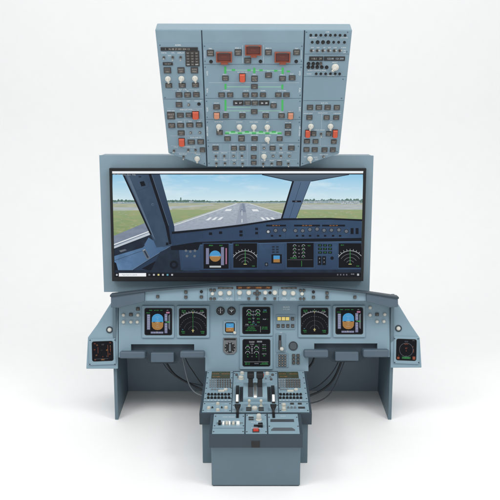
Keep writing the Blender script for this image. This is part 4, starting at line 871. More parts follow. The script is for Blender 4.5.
    # auto-brake panel
    a, b = B.uv(276, 329.6), B.uv(295.2, 314.4); mb = MB(); u, v = (a[0] + b[0]) / 2, (a[1] + b[1]) / 2; w, g = (b[0] - a[0]) / 2, (b[1] - a[1]) / 2
    mb.prism(rrect(-w, -g, w, g, 0.006), 0, 0.004, 'board_blue', 0.001); put('brake_panel', mb, t, B, u, v, 0.0003)
    for x in (279.2, 283.4, 287.4):
        a, b = B.uv(x - 1.75, 320.2), B.uv(x + 1.75, 317); mb = MB(); w, g = (b[0] - a[0]) / 2, (b[1] - a[1]) / 2; mb.box(-w * 1.1, -g * 1.15, w * 1.1, g * 1.15, 0, 0.006, 'key_frame', 0.001, 'lamp_yellow'); put('caution_lamp', mb, t, B, (a[0] + b[0]) / 2, (a[1] + b[1]) / 2, 0.0035)
    button(t, B, 291, 317, 294, 320.4, 'on')
    for x in (278.2, 283, 287.8, 292.6): button(t, B, x - 1.5, 324, x + 1.5, 327.6, 'on')
    # landing gear lever
    a, b = B.uv(275.8, 352.4), B.uv(285.8, 333.4); u, v = (a[0] + b[0]) / 2, (a[1] + b[1]) / 2; w, g = (b[0] - a[0]) / 2, (b[1] - a[1]) / 2; mb = MB()
    mb.prism(rrect(-w, -g, w, g, 0.006), 0, 0.004, 'board_blue', 0.001); mb.box(-w * .45, -g * .7, w * .1, g * .82, 0.004, 0.0046, 'dial_black')
    gl_ = put('gear_panel', mb, t, B, u, v, 0.0003); mb = MB(); mb.prism([(-w * .28, -g * .62), (-w * .08, -g * .62), (-w * .08, g * .3), (-w * .28, g * .3)], 0.004, 0.02, 'nut_grey', 0.001)
    mb.lathe(w * .16, -g * .6, [(w * .40, 0.01), (w * .42, 0.02), (w * .34, 0.034), (w * .15, 0.038)], 'knob_white', 20); put('gear_lever', mb, t, B, u, v, 0.0003, parent=gl_)
    # loudspeaker grille
    u, v = B.uv(293.2, 345.9); rr = 4.7 * PX; mb = MB(); mb.lathe(0, 0, [(rr, 0), (rr, 0.004), (rr * .92, 0.006), (rr * .86, 0.0045)], 'slot_dark', 32)
    for i in range(-4, 5):
        for j in range(-4, 5):
            if i * i + j * j < 15: mb.disc(i * rr * .19, j * rr * .19, rr * .065, 0.005, 'key_grey', 8)
    put('grille', mb, t, B, u, v, 0.0003)
    # keypad and two columns of keys
    a, b = B.uv(276, 367.6), B.uv(288.6, 353.2); u, v = (a[0] + b[0]) / 2, (a[1] + b[1]) / 2; w, g = (b[0] - a[0]) / 2, (b[1] - a[1]) / 2; mb = MB()
    mb.prism(rrect(-w, -g, w, g, 0.006), 0, 0.003, 'board_blue', 0.001); kp = put('keypad', mb, t, B, u, v, 0.0003); mb = MB()
    for i in range(3):
        for j in range(5): x, y = (i - 1) * w * .44, (j - 2) * g * .35; mb.box(x - w * .17, y - g * .13, x + w * .17, y + g * .13, 0.003, 0.008, 'key_dark', 0.001); mb.disc(x, y, w * .07, 0.0084, 'legend_grey', 8)
    put('key_block', mb, t, B, u, v, 0.0003, parent=kp)
    for x in (293.6, 298): 
        for y in (355.4, 359, 362.6): button(t, B, x - 1.5, y - 1.4, x + 1.5, y + 1.4, 'off', 'small_key')
    # --- side wings
    for BB, poly, bz, sc, kn, right in ((WL, [(110.8, 303), (97.2, 324.6), (87.9, 337.4), (86.2, 368.8), (117.9, 368.8), (117.9, 303)], (89.2, 338.2, 115.6, 365.4), (92.2, 340.6, 113.3, 361.6), (109.6, 329.8), False),
                                        (WR, [(397.6, 303), (411, 325), (419.8, 338), (421.6, 367.6), (390.6, 367.8), (390.6, 303)], (393.4, 337, 419.4, 363.4), (395.7, 339.2, 416.7, 360.2), (398.4, 328.4), True)):
        mb = MB(); mb.prism(BB.pts(poly), -0.03, 0.0, 'console_blue'); put('side_wing', mb, t, BB, bevel=0.003)
        def left(P):
            for x, y, s_, m in ((.14, .12, '3A', 'px_rust'), (.24, .2, '12', 'px_amber'), (.5, .18, '123', 'px_grey'), (.85, .1, '48', 'px_rust'), (.86, .26, 'I', 'px_yellow'), (.12, .42, '24', 'px_rust'), (.45, .44, '---', 'px_grey'), (.7, .46, '07', 'px_amber'),
                                (.86, .44, '6', 'px_rust'), (.2, .7, '17', 'px_amber'), (.82, .66, '33', 'px_rust'), (.14, .92, '00', 'px_rust'), (.5, .78, 'II', 'px_rust'), (.5, .92, '108.1', 'px_amber'), (.68, .76, '2', 'px_grey'), (.84, .84, '-', 'px_rust')): P.tx(x, y, s_, .085, m)
            for x, y0, y1 in ((.74, .2, .8), (.86, .3, .56), (.28, .3, .6)): P.ln(x, y0, x, y1, .015, 'px_rust')
            P.ln(.1, .88, .75, .88, .01, 'px_grey')
        def right_(P):
            P.ar(.5, .5, .33, .014, 'px_grey'); P.tx(.5, .12, 'HDG', .08, 'px_grey'); P.tx(.5, .24, 'NAV', .1, 'px_rust'); P.tx(.5, .44, '07', .11, 'px_rust'); P.dc(.5, .55, .02, 'px_rust')
            P.ln(.5, .85, .5, .76, .012, 'px_grey'); P.bx(.3, .82, .72, .92, 'px_dgreen'); P.tx(.5, .87, '113.10', .09, 'px_green'); P.tx(.82, .36, '4', .1, 'px_rust'); P.ln(.86, .46, .86, .62, .02, 'px_rust'); P.tx(.14, .78, '1', .1, 'px_rust'); P.bx(.06, .84, .18, .94, 'px_rust'); P.bx(.82, .8, .95, .94, 'px_rust')
            P.tx(.84, .07, 'GPS', .07, 'px_grey')
        unit('side_display', BB, bz, sc, right_ if right else left, 0.008)
        u, v = BB.uv(*kn); rr = 2.1 * PX; mb = MB(); mb.lathe(0, 0, [(rr * 1.7, 0), (rr * 1.65, 0.003), (rr * 1.2, 0.004)], 'slate', 24)
        mb.lathe(0, 0, [(rr * 1.02, 0.004), (rr * .98, 0.012), (rr * .6, 0.017), (rr * .2, 0.018)], 'knob_white', 20); put('press_knob', mb, t, BB, u, v, 0.0003)
        for x, y in ((90.2, 340.2), (115, 364.2), (90, 364.2), (115, 340)) if not right else ((394.6, 338.6), (418.6, 362.4), (394.6, 362.4), (418, 338.8)): fastener(t, BB, x, y, 0.008, 0.004, 0.0014, 'slate')
    # --- glareshield
    G = GL
    top = [(111.2, 295.8), (145, 291.2), (175, 288.6), (207, 286.4), (230, 285.4), (256, 285.0), (285, 285.4), (310, 287.2), (340, 290.0), (366, 292.8), (397.6, 298)]
    mb = MB(); mb.prism(G.pts([(x, y) for x, y in top if 140 < x < 370] + [(366, 301.8), (145, 301.8)]), -0.10, 0.0, 'console_blue'); gsm = mb
    for poly in ([(111.2, 295.8), (144.9, 291.2), (144.9, 301.4), (118.8, 307.6), (111.2, 307.2)], [(397.6, 298), (397.8, 306.6), (389, 307.2), (366.1, 301.6), (366.1, 292.8)]):
        mb = MB(); mb.prism(G.pts(poly), -0.09, 0.014, 'slate_light'); put('end_block', mb, t, G, bevel=0.004)
    ln_ = gsm
    for x in (207.4, 234.8, 278.6, 303.6): Ln(ln_, G, x, 288.5, x, 301, .22, 'seam', 0.0006)
    Ln(ln_, G, 145.5, 301.2, 365.6, 301.2, .5, 'seam', 0.0006)
    for x0, x1, y0, y1, txs in ((236.4, 272, 286.2, 289.2, ((.1, '250'), (.34, '087'), (.62, '10000'), (.88, '-700'))), (217.8, 233.2, 287.2, 289.0, ((.2, 'CSTR'), (.5, 'WPT'), (.8, 'NDB'))), (281, 296.8, 287.2, 289.0, ((.2, 'VOR'), (.5, 'NDB'), (.8, 'ARPT')))):
        a, b = G.uv(x0, y1), G.uv(x1, y0); u, v = (a[0] + b[0]) / 2, (a[1] + b[1]) / 2; mb = MB(); big = x1 - x0 > 30
        mb.box(a[0] - u, a[1] - v, b[0] - u, b[1] - v, 0, 0.004, 'key_frame' if big else 'key_grey', 0.001, 'lcd_amber' if big else 'key_dark')
        for f, s_ in txs: mb.text(a[0] - u + f * (b[0] - a[0]), 0, (2.4 if big else 1.3) * PX, 0.0045, 'px_amber' if big else 'legend_grey', s_)
        put('readout' if big else 'key_row', mb, t, G, u, v, 0.0003)
    for x, y, r in ((212.5, 293.6, 1.5), (220.5, 293.2, 2.05), (229.3, 292.9, 2.05), (239.6, 292.6, 2.05), (248.8, 292.6, 2.05), (265.3, 292.6, 1.8), (274.8, 292.6, 2.05), (284.3, 292.9, 2.05), (293, 293.1, 2.05), (302, 293.7, 1.5)): knob(t, G, x, y, r, plain=True, name='selector_knob')
    for x, y in ((210.8, 290.0), (214.4, 290.0), (210.8, 298.6), (214.4, 298.6), (300.4, 290.2), (303.9, 290.2), (300.4, 298.6), (303.9, 298.6), (248.8, 298.5), (257.2, 298.5), (264.9, 298.5), (274.8, 298.5), (257.2, 291.2), (257.2, 295), (254.6, 293.1), (259.8, 293.1), (157.8, 296.4), (185.9, 292), (185.9, 297), (201.4, 296.8), (313.4, 297), (327, 293), (327, 297.1), (354.8, 297.0)):
        s_ = 1.25 if 209 < x < 306 else 1.5
        button(t, G, x - s_, y - s_ * .95, x + s_, y + s_ * .95, 'on', 'small_key')
    for x, y in ((201.4, 291.6), (313.4, 291.9), (270, 292.6)): stud(t, G, x, y, 1.3)
    gt = gsm
    for x, s_ in ((220.5, 'BARO'), (229.3, 'NAV  ARC'), (239.6, 'SPD'), (284.3, 'ROSE'), (293, 'RANGE')): T(gt, G, x, 298.2, s_, 1.2, h=0.0007)
    for x, s_ in ((239.6, 'LOC'), (265.3, 'ALT'), (278, 'V/S')): T(gt, G, x, 296.2, s_, .9, h=0.0007)
    for x in (220.5, 229.3, 284.3, 293): T(gt, G, x, 299.8, 'VOR OFF ADF', .8, h=0.0007)
    gs = put('glareshield', gsm, t, G, bevel=0.002)
    lo = [(x, y + .3) for x, y in top]; up = [(x, y - 1.2) for x, y in top]
    mb = MB(); lip = G.pts([(110.4, 294.1)] + up[1:-1] + [(398.4, 296.3)]) + list(reversed(G.pts([(110.4, 296.6)] + lo[1:-1] + [(398.4, 298.6)])))
    mb.prism(lip, -0.05, 0.022, 'slate'); put('lip', mb, t, G, parent=gs, bevel=0.004)
console()

# ================================================================== centre pedestal
def pedestal():
    t = thing('centre_pedestal', 'grey blue centre pedestal with throttle levers and two keypads standing on the floor', 'pedestal', (0.035, -0.4, 0))
    A, F = P1, P2
    # bodies
    yr = -0.540; x0 = at_Y(202.4, 440, yr).x; x1 = at_Y(307.8, 440, yr).x
    mb = MB(); wbox(mb, x0, yr, 0.0, x1, -0.002, P1.world(0, 0).z - .05, 'body_blue_shaded'); put('rear_body', mb, t, WORLD, bevel=0.003)
    yf = -0.788; f0 = at_Y(211.4, 460, yf).x; f1 = at_Y(300.4, 460, yf).x
    mb = MB(); wbox(mb, f0, yf, 0.006, f1, yr - .002, p2f.z - .05, 'body_blue_shaded'); put('front_body', mb, t, WORLD, bevel=0.003)
    mb = MB(); wbox(mb, f0 + .006, yf + .006, 0.0, f1 - .006, yr - .004, 0.006, 'slate'); put('plinth', mb, t, WORLD)
    # dark skirts
    mb = MB(); mb.prism(A.pts([(205.0, 371.6), (306.6, 371.6), (312.0, 413.2), (199.2, 413.2)]), -0.068, 0.0, 'slate'); put('rear_skirt', mb, t, A, bevel=0.003)
    mb = MB(); mb.prism(F.pts([(210.6, 413.9), (301.0, 413.9), (303.1, 434.9), (208.9, 434.9)]), -0.072, 0.0, 'slate'); put('front_skirt', mb, t, F, bevel=0.003)
    a, b = PF.uv(251.4, 447.2), PF.uv(259.8, 440.6); mb = MB(); mb.box(a[0], a[1], b[0], b[1], 0.0, 0.006, 'black_plastic', 0.001); put('latch', mb, t, PF)
    # deck plates
    def plate(BB, pts, mat='console_blue', name='deck_plate', h=0.004):
        mb = MB(); mb.prism(BB.pts(pts), 0.0006, h, mat, 0.001); return put(name, mb, t, BB)
    mcL = [(207.2, 372.4), (233.0, 372.4), (231.6, 402.2), (203.6, 402.2)]; mcR = [(277.8, 372.4), (304.0, 372.4), (308.2, 402.2), (278.8, 402.2)]
    RD = []
    def rplate(pts):
        mb = MB(); mb.prism(A.pts(pts), 0.0006, 0.004, 'console_blue', 0.001); RD.append((mb, pts))
    rplate([(203.4, 402.8), (231.6, 402.8), (231.2, 412.6), (201.9, 412.6)]); rplate([(278.8, 402.8), (308.3, 402.8), (309.4, 412.6), (279.2, 412.6)])
    rplate([(233.6, 372.4), (277.2, 372.4), (278.4, 412.6), (231.8, 412.6)])
    FP = Plates(F)
    def fplate(pts):
        mb = MB(); mb.prism(F.pts(pts), 0.0006, 0.004, 'console_blue', 0.001); FP.add(mb, pts)
    fplate([(214.0, 414.6), (244.6, 414.6), (244.4, 428.4), (212.6, 428.4)]); fplate([(212.5, 429.0), (244.4, 429.0), (244.2, 434.2), (212, 434.2)])
    fplate([(246, 414.6), (266.4, 414.6), (267, 434.2), (245.6, 434.2)]); fplate([(267.8, 414.6), (297.6, 414.6), (299.8, 434.2), (268.4, 434.2)])
    # flight computers
    for pts, sc, kx0, kx1, bright, wk, bl in ((mcL, (211.8, 373.4, 229.8, 379.6), 210.6, 230.0, 0, (225.6, 389.8), (208.6, 228.8)), (mcR, (278.9, 373.6, 297.4, 379.4), 279.6, 299.2, 1, (296, 389.8), (280.6, 300.6))):
        o = plate(A, pts, name='flight_computer', h=0.008)
        a, b = A.uv(sc[0], sc[3]), A.uv(sc[2], sc[1]); u, v = (a[0] + b[0]) / 2, (a[1] + b[1]) / 2; w, g = (b[0] - a[0]) / 2, (b[1] - a[1]) / 2; mb = MB()
        mb.box(-w * 1.06, -g * 1.1, w * 1.06, g * 1.1, 0.008, 0.011, 'key_frame', 0.001, 'lcd_green')
        for k, (f, s_, m) in enumerate(((0, 'INIT', 'px_dgreen'), (-.6, 'CO RTE', 'px_amber'), (.55, 'FROM/TO', 'px_amber'), (-.6, 'ALTN', 'px_dgreen'), (.6, 'INIT', 'px_dgreen'), (-.5, 'FLT NBR', 'px_amber'))):
            mb.text(f * w, g * (.72 - (k + 1) // 2 * .45), g * .26, 0.0114, m, s_)
        put('screen', mb, t, A, u, v, 0, parent=o)
        mb = MB()
        def key(x, y, wx, wy, mat, top=None, hh=0.013):
            p, q = A.uv(x - wx, y + wy), A.uv(x + wx, y - wy); mb.box(p[0], p[1], q[0], q[1], 0.008, hh, mat, 0.0012, top)
        for j, y in enumerate((381.6, 383.8, 386, 388.2)):
            n = 9
            for i in range(n):
                x = kx0 + (kx1 - kx0) * i / (n - 1) + (i - 4) * j * .02
                if 2 < i and j < 4 or i <= 2: key(x, y, .86, .84, 'key_dark' if i > 2 else 'key_grey')
                p = A.uv(x, y); mb.text(p[0], p[1], 0.008, 0.0134, 'letter_white', 'ABCDEFGHJKLMNPQRSTUVWXYZ0123456789PC'[(i + j * 9) % 36])
        for i in range(3): key(kx0 + 1.5 + i * 3, 391.0, 1.1, .55, 'key_grey')
        key((kx0 + kx1) / 2 + 1, 392.6, 3.2, .7, 'cream')
        put('key_block', mb, t, A, parent=o)
        k2 = MB(); p, q = A.uv(bl[0] - 1.4, 394.0), A.uv(bl[1] + 1.4, 394.0)
        for y in (396.4, 399.8):
            for i in range(7):
                x = bl[0] + (bl[1] - bl[0]) * i / 6 + (i - 3) * (y - 396.4) * .03; u, v = A.uv(x, y); kk = MB()
                kk.lathe(0, 0, [(0.0075, 0.008), (0.0075, 0.016), (0.006, 0.019), (0.002, 0.0195)], 'black_plastic', 14); put('round_key', kk, t, A, u, v, 0, parent=o)
                kx = A.uv(x, y + 1.7); k2.line((kx[0] - .004, kx[1]), (kx[0] + .004, kx[1]), 0.004, 0.0085, 'letter_white')
        put('key_marking', k2, t, A, parent=o)
        knob(t, A, wk[0], wk[1] + 1.6, 1.9, plain=True, name='brightness_knob')
        for k in range(6):
            y = 374 + k * 5.2
            for x in ((pts[0][0] + (pts[3][0] - pts[0][0]) * k / 6 + 1.0), (pts[1][0] + (pts[2][0] - pts[1][0]) * k / 6 - 1.0)): fastener(t, A, x, y, 0.008, 0.0042, 0.002, parent=o)
    # audio plates
    for x, y in ((208.8, 409.2), (217.8, 405), (217.8, 411.2), (226, 409)): knob(t, A, x, y, 1.6, plain=True, name='volume_knob', mat='cream')
    for x, y in ((283.8, 406.6), (283.8, 410.6)): knob(t, A, x, y, 1.9, plain=True, name='volume_knob', mat='cream')
    for x in (288.2, 291.6, 295): stud(t, A, x, 408.8, 1.0, 'key_grey', 0.012)
    for x, y, w in ((292, 404.6, 1.8), (299.8, 404.6, 1.8), (301.6, 408.6, 3.2)):
        a, b = A.uv(x - w, y + .7), A.uv(x + w, y - .7); mb = MB(); mb.box(a[0], a[1], b[0], b[1], 0.004, 0.008, 'key_frame', 0.001); put('label_plate', mb, t, A)
    # printed marks of the rear deck
    RP = Plates(A)
    for mb_, pts_ in RD: RP.add(mb_, pts_)
    for x, y, s_ in ((208.8, 412.0, 'VHF 1'), (217.8, 407.4, 'HF 1'), (226, 411.8, 'INT'), (213, 404.4, 'ACP'), (226, 404.4, 'CALL'), (284, 403.6, 'LOAD'), (292, 406.2, 'ON'), (299.8, 406.2, 'AUTO'), (301.6, 410.6, 'RESET'), (238.6, 381.8, 'INTEG LT'), (268.8, 381.8, 'FLOOD LT'),
                     (255, 382.2, 'TO GA'), (245.4, 384, 'FLX'), (265.2, 384, 'MCT'), (234.6, 386, 'UP'), (276.2, 386, 'UP'), (234.8, 402, 'DN'), (276.4, 402, 'DN'), (245.4, 406.4, 'ENG 1'), (264.8, 406.4, 'ENG 2'), (234.6, 409, 'RET'), (234.6, 411.4, 'FULL'), (276.6, 409, '0'), (276.6, 411.4, '1')):
        T(RP, A, x, y, s_, 1.1, h=0.0046)
    for x0_ in (234.2, 240.0, 270.2, 276.0):
        for k in range(9): Ln(RP, A, x0_ - .45, 387 + k * 1.7, x0_ + .45, 387 + k * 1.7, .28, 'letter_white', 0.0046)
    for x0_, x1_, y in ((203.8, 230.8, 403.4), (279.4, 307.6, 403.4), (234, 246, 382.9), (263, 276.6, 382.9)): Ln(RP, A, x0_, y, x1_, y, .2, 'letter_dim', 0.0046)
    RP.build('deck_plate', t)
    for x, y in ((204.6, 404.4), (230, 404.4), (203.2, 411.2), (230, 411.4), (280, 404.4), (307, 404.4), (280.4, 411.4), (307.8, 411.2), (234.6, 374), (276, 374), (233.6, 406), (277.4, 406)): fastener(t, A, x, y, 0.004, 0.004, 0.0018)
    for x in (212.4, 221.8): stud(t, A, x, 408.6, .8, 'key_frame', 0.01, 'selector_stud')
    for x, y in ((236.6, 375.6), (272.6, 375.6), (271.2, 380.2)): button(t, A, x - 1.1, y - .8, x + 1.1, y + .8, 'on', 'small_key')
    # throttle quadrant
    def uvm(x, y): return A.uv(x, y)
    ql, qr = uvm(243.2, 402)[0], uvm(267.2, 402)[0]; vc = uvm(255, 394.6)[1]; Lq = 0.20
    mb = MB(); mb.hump(ql, qr, vc, Lq, 0.045, 0.004, 'console_blue', 18, power=.7); q = put('throttle_quadrant', mb, t, A)
    mb = MB()
    for x0_, x1_ in ((248.0, 253.2), (257.2, 262.4)): mb.hump(uvm(x0_, 398)[0], uvm(x1_, 398)[0], vc, Lq * .985, 0.0462, 0.0045, 'slot_dark', 16, .06, .8, power=.7)
    put('lever_slot', mb, t, A, parent=q)
    mb = MB(); mb.hump(uvm(253.8, 398)[0], uvm(256.6, 398)[0], vc, Lq * .99, 0.0475, 0.0045, 'metal', 16, .05, .9, power=.7); put('scale_strip', mb, t, A, parent=q)
    for x0_, x1_ in ((239.8, 243.0), (267.4, 270.8)):
        mb = MB(); mb.box(uvm(x0_, 395)[0], vc - Lq * .5, uvm(x1_, 395)[0], vc + Lq * .46, 0.004, 0.0046, 'slot_dark'); put('quadrant_gap', mb, t, A)
    for x0_, x1_ in ((247.9, 253.4), (257.0, 262.6)):
        a0, a1 = uvm(x0_, 392)[0], uvm(x1_, 392)[0]; c = (a0 + a1) / 2; w = (a1 - a0) / 2; mb = MB(); vb = vc + .0
        # stem leaning forward, then the grip
        st = [(vb - .018, .03), (vb + .018, .03), (vb + .032, .098), (vb + .002, .098)]
        vs = [(c - w * .85, v_, h_) for v_, h_ in st] + [(c + w * .85, v_, h_) for v_, h_ in st]
        mb.add(vs, [(0, 1, 2, 3), (7, 6, 5, 4), (0, 4, 5, 1), (1, 5, 6, 2), (2, 6, 7, 3), (3, 7, 4, 0)], 'black_plastic')
        lv = put('throttle_lever', mb, t, A, bevel=0.002); mb = MB()
        st = [(vb - .004, .095), (vb + .044, .095), (vb + .048, .120), (vb + .03, .128), (vb + .002, .124)]; n = 5
        vs = [(c - w * 1.25, v_, h_) for v_, h_ in st] + [(c + w * 1.25, v_, h_) for v_, h_ in st]
        mb.add(vs, [tuple(range(n)), tuple(reversed(range(n, 2 * n)))] + [(i, n + i, n + (i + 1) % n, (i + 1) % n) for i in range(n)], 'black_plastic')
        put('grip', mb, t, A, parent=lv, bevel=0.006)
        if c > uvm(255.2, 392)[0]:
            mb = MB(); mb.box(c + w * 1.25 - .002, vb + .014, c + w * 1.25 + .003, vb + .034, 0.102, 0.114, 'red_guard', 0.001); put('thumb_button', mb, t, A, parent=lv)
    # trim wheels
    for x0_, x1_ in ((235.9, 239.0), (271.4, 274.6)):
        a0, a1 = uvm(x0_, 395)[0], uvm(x1_, 395)[0]; v0 = uvm(255, 395.6)[1]; mb = MB(); mb.hump(a0, a1, v0, 0.215, 0.03, 0.004, 'black_plastic', 22); wh = put('trim_wheel', mb, t, A)
        mb = MB(); mb.hump(a0 + .002, a1 - .002, v0, 0.217, 0.0315, 0.004, 'bar_white', 8, .10, .34); put('wheel_marking', mb, t, A, parent=wh)
        mb = MB(); mb.hump(a0 + .003, a1 - .003, v0, 0.217, 0.0315, 0.004, 'bar_white', 4, .88, .95); put('wheel_marking', mb, t, A, parent=wh)
    for x, y, r in ((242.0, 374.4, 1.9), (241.0, 379.4, 2.4), (267.2, 374.8, 1.9)): knob(t, A, x, y, r, plain=True, name='lighting_knob')
    for x, y in ((265.8, 379.6), (270.2, 378), (238, 378)): stud(t, A, x, y, .9, 'key_grey', 0.01)
    # engine masters
    a, b = A.uv(241.6, 412.4), A.uv(268.8, 404.8); u, v = (a[0] + b[0]) / 2, (a[1] + b[1]) / 2; w, g = (b[0] - a[0]) / 2, (b[1] - a[1]) / 2
    mb = MB(); mb.prism(rrect(-w, -g, w, g, 0.012), 0.004, 0.007, 'board_blue', 0.001)
    for x in (-.48, .42):
        for y in (-.2, -.75): mb.box(w * x - .014, g * y - .009, w * x + .014, g * y + .009, 0.007, 0.009, 'key_frame')
    put('master_panel', mb, t, A, u, v)
    for x in (249.2, 261.0):
        u, v = A.uv(x, 407.2); mb = MB(); mb.lathe(0, 0, [(0.009, 0.006), (0.0085, 0.01), (0.005, 0.011), (0.0045, 0.028), (0.008, 0.032), (0.008, 0.042), (0.004, 0.046)], 'cream', 16); put('master_lever', mb, t, A, u, v)
    knob(t, A, 254.6, 410.4, 2.5, plain=True, name='mode_selector')
    # spoiler and flap levers
    for x in (237.6, 273.4):
        u, v = A.uv(x, 412.4); mb = MB(); mb.box(-.007, -.07, .007, .03, 0.004, 0.0056, 'dial_black')
        st = [(-.012, .006), (.012, .006), (.016, .028), (.002, .028)]
        mb.add([(-.006, a_, b_) for a_, b_ in st] + [(.006, a_, b_) for a_, b_ in st], [(0, 1, 2, 3), (7, 6, 5, 4), (0, 4, 5, 1), (1, 5, 6, 2), (2, 6, 7, 3), (3, 7, 4, 0)], 'black_plastic'); o = put('flap_lever', mb, t, A, u, v)
        mb = MB()
        mb.add([(-.007, -.002, .012), (.007, -.002, .012), (.007, .02, .012), (-.007, .02, .012), (-.018, .004, .036), (.018, .004, .036), (.018, .034, .034), (-.018, .034, .034)], [(3, 2, 1, 0), (4, 5, 6, 7), (0, 1, 5, 4), (1, 2, 6, 5), (2, 3, 7, 6), (3, 0, 4, 7)], 'black_plastic')
        put('grip', mb, t, A, u, v, parent=o, bevel=0.003)
    # front: left plate switches
    mb = MB(); a, b = F.uv(216.5, 424.2), F.uv(243, 423.6); mb.box(a[0], a[1], b[0], b[1], 0.004, 0.006, 'nut_grey', 0.0005); put('switch_rail', mb, t, F)
    for x, w, m in ((219.6, 1.4, 'black_plastic'), (223.4, 1.2, 'bar_white'), (226.8, 1.4, 'cream'), (229.6, 1.0, 'bar_white'), (233.4, 1.3, 'cream'), (238.0, 1.7, 'bar_white')):
        a, b = F.uv(x - w, 426.0), F.uv(x + w, 423.4); u, v = (a[0] + b[0]) / 2, (a[1] + b[1]) / 2; mb = MB(); mb.box(-(b[0] - a[0]) / 2, -(b[1] - a[1]) / 2, (b[0] - a[0]) / 2, (b[1] - a[1]) / 2, 0.004, 0.02 if m == 'black_plastic' else 0.014, m, 0.002)
        put('rocker_switch', mb, t, F, u, v, label='black rocker switch' if m == 'black_plastic' else None)
    lt = FP
    for x, y, s_ in ((228.6, 417.8, 'SPEED BRAKE'), (219.6, 421.8, 'ATC'), (227, 421.8, 'XPDR'), (236, 421.8, 'TCAS'), (256, 423.2, 'RUD TRIM'), (283, 417, 'FLAPS'), (256, 428.9, 'PARK BRK'), (250.6, 416.6, 'RESET')): T(lt, F, x, y, s_, 1.5, h=0.0046)
    FP.build('deck_plate', t)
    # front: middle plate
    for y in (418.4, 420.4):
        a, b = F.uv(248.6, y + .6), F.uv(253.6, y - .6); mb = MB(); mb.box(a[0], a[1], b[0], b[1], 0.004, 0.007, 'key_frame', 0.001); put('label_plate', mb, t, F)
    u, v = F.uv(258.8, 420.6); mb = MB(); mb.lathe(0, 0, [(0.016, 0.004), (0.016, 0.008), (0.012, 0.01), (0.013, 0.03), (0.010, 0.036), (0.003, 0.037)], 'knob_white', 24); put('trim_knob', mb, t, F, u, v)
    u, v = F.uv(260.4, 427.2); mb = MB(); mb.box(-.034, -.004, -.008, .004, 0.006, 0.014, 'black_plastic', 0.001); mb.box(-.012, -.013, .012, .013, 0.004, 0.022, 'black_plastic', 0.003); put('brake_handle', mb, t, F, u, v)
    a, b = F.uv(253.0, 433.0), F.uv(258.8, 429.9); u, v = (a[0] + b[0]) / 2, (a[1] + b[1]) / 2; w, g = (b[0] - a[0]) / 2, (b[1] - a[1]) / 2; mb = MB(); mb.box(-w * 1.15, -g * 1.15, w * 1.15, g * 1.15, 0.004, 0.008, 'key_frame', 0.001)
    mb.box(-w * .9, -g * .85, w * .9, g * .85, 0.008, 0.014, 'lamp_red', 0.002); mb.text(0, 0, g * .8, 0.0146, 'px_white', 'OPEN'); put('warning_button', mb, t, F, u, v)
    # front: right plate slots
    mb = MB(); mb.flat(F.pts([(270.4, 419.9), (293.8, 419.9), (294.2, 422.7), (270.3, 422.7)]), 0.0046, 'slot_dark'); put('paper_slot', mb, t, F)
    mb = MB(); mb.flat(F.pts([(271.0, 431.6), (271.2, 430.2), (273.6, 428.4), (292, 428.4), (294.8, 430.2), (295.2, 431.6)]), 0.0046, 'hand_grey'); put('hand_opening', mb, t, F)
    for x, y in ((215.6, 417), (214.6, 426.6), (243.4, 417), (243.4, 426.6), (247.2, 416), (246.8, 432.6), (265.4, 416), (266, 432.6), (269, 418), (269.4, 427), (296.8, 418), (298, 427), (213.6, 432.4), (243, 432.4)): fastener(t, F, x, y, 0.004, 0.004, 0.0018)
pedestal()

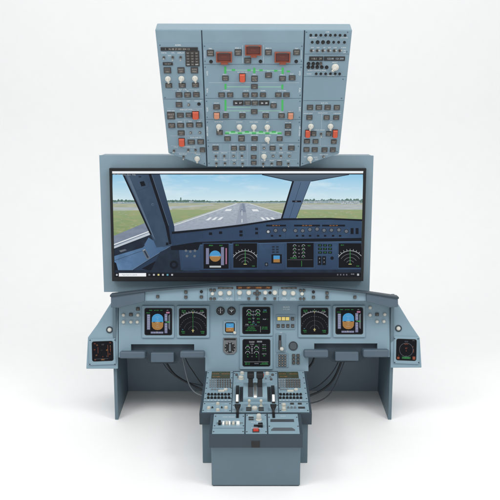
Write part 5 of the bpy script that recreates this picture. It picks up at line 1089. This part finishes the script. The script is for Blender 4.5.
# ================================================================== cables in the knee space
def cable(pts, r, mat, label):
    c = bpy.data.curves.new('cable', 'CURVE'); c.dimensions = '3D'; c.bevel_depth = r; c.bevel_resolution = 3; c.resolution_u = 10
    s = c.splines.new('NURBS'); s.points.add(len(pts) - 1); s.use_endpoint_u = True; s.order_u = 4
    for p, q in zip(s.points, pts): p.co = (*q, 1)
    o = bpy.data.objects.new('cable', c); COL.objects.link(o); dg = bpy.context.evaluated_depsgraph_get(); dg.update()
    me = bpy.data.meshes.new_from_object(o.evaluated_get(dg)); bpy.data.objects.remove(o); bpy.data.curves.remove(c)
    for p in me.polygons: p.use_smooth = True
    me.name = 'cable'; me.materials.clear(); me.materials.append(MATS[mat]); base = Vector(pts[0])
    me.transform(Matrix.Translation(-base)); o = bpy.data.objects.new('cable', me); COL.objects.link(o); o.location = base
    o['label'] = label; o['category'] = 'cable'; o['group'] = 'cables hanging under the instrument console'
def path(l): return [tuple(at_Y(x, y, Y)) for x, y, Y in l]
cable(path([(160, 352, .12), (166, 362, .12), (172, 374, .16), (184, 381, .18), (196, 387, .14), (210, 394, .06)]), 0.0065, 'rubber', 'thick black cable under the left table, looping to the pedestal')
cable(path([(181, 350, .10), (184, 364, .10), (187, 380, .12), (192, 391, .12), (200, 396, .08), (212, 397.5, .04)]), 0.004, 'cable_grey', 'thin pale grey cable hanging left of the pedestal')
cable(path([(345, 352, .12), (340, 365, .12), (335, 379, .16), (326, 388, .18), (316, 394, .12), (300, 399, .04)]), 0.007, 'rubber', 'thick black cable under the right table, sagging to the pedestal')
cable(path([(348, 352, .11), (343, 365, .11), (337, 382, .13), (330, 396, .14), (318, 403, .12), (300, 404.5, .05)]), 0.0035, 'slot_dark', 'thin dark cable sagging lowest to the right of the pedestal')
cable(path([(316, 350, .12), (314, 360, .12), (311, 366, .14), (304, 371.5, .12), (292, 374, .06)]), 0.006, 'rubber', 'short black cable just under the console, right of the pedestal top')
cable(path([(158, 352, .14), (163, 366, .16), (176, 378, .22), (190, 383.5, .22), (201, 385, .16), (212, 388, .08)]), 0.003, 'slot_dark', 'thin dark cable running above the thick one under the left table')
cable(path([(183, 350, .13), (186, 362, .14), (193, 371, .16), (199, 381, .16), (206, 389, .10), (214, 392, .06)]), 0.0028, 'rubber', 'thin black cable nearest the pedestal under the left armrest')
cable(path([(342, 352, .14), (337, 367, .15), (328, 378, .20), (319, 386, .20), (311, 390, .14), (300, 393, .06)]), 0.003, 'slot_dark', 'thin dark cable crossing above the thick one under the right table')
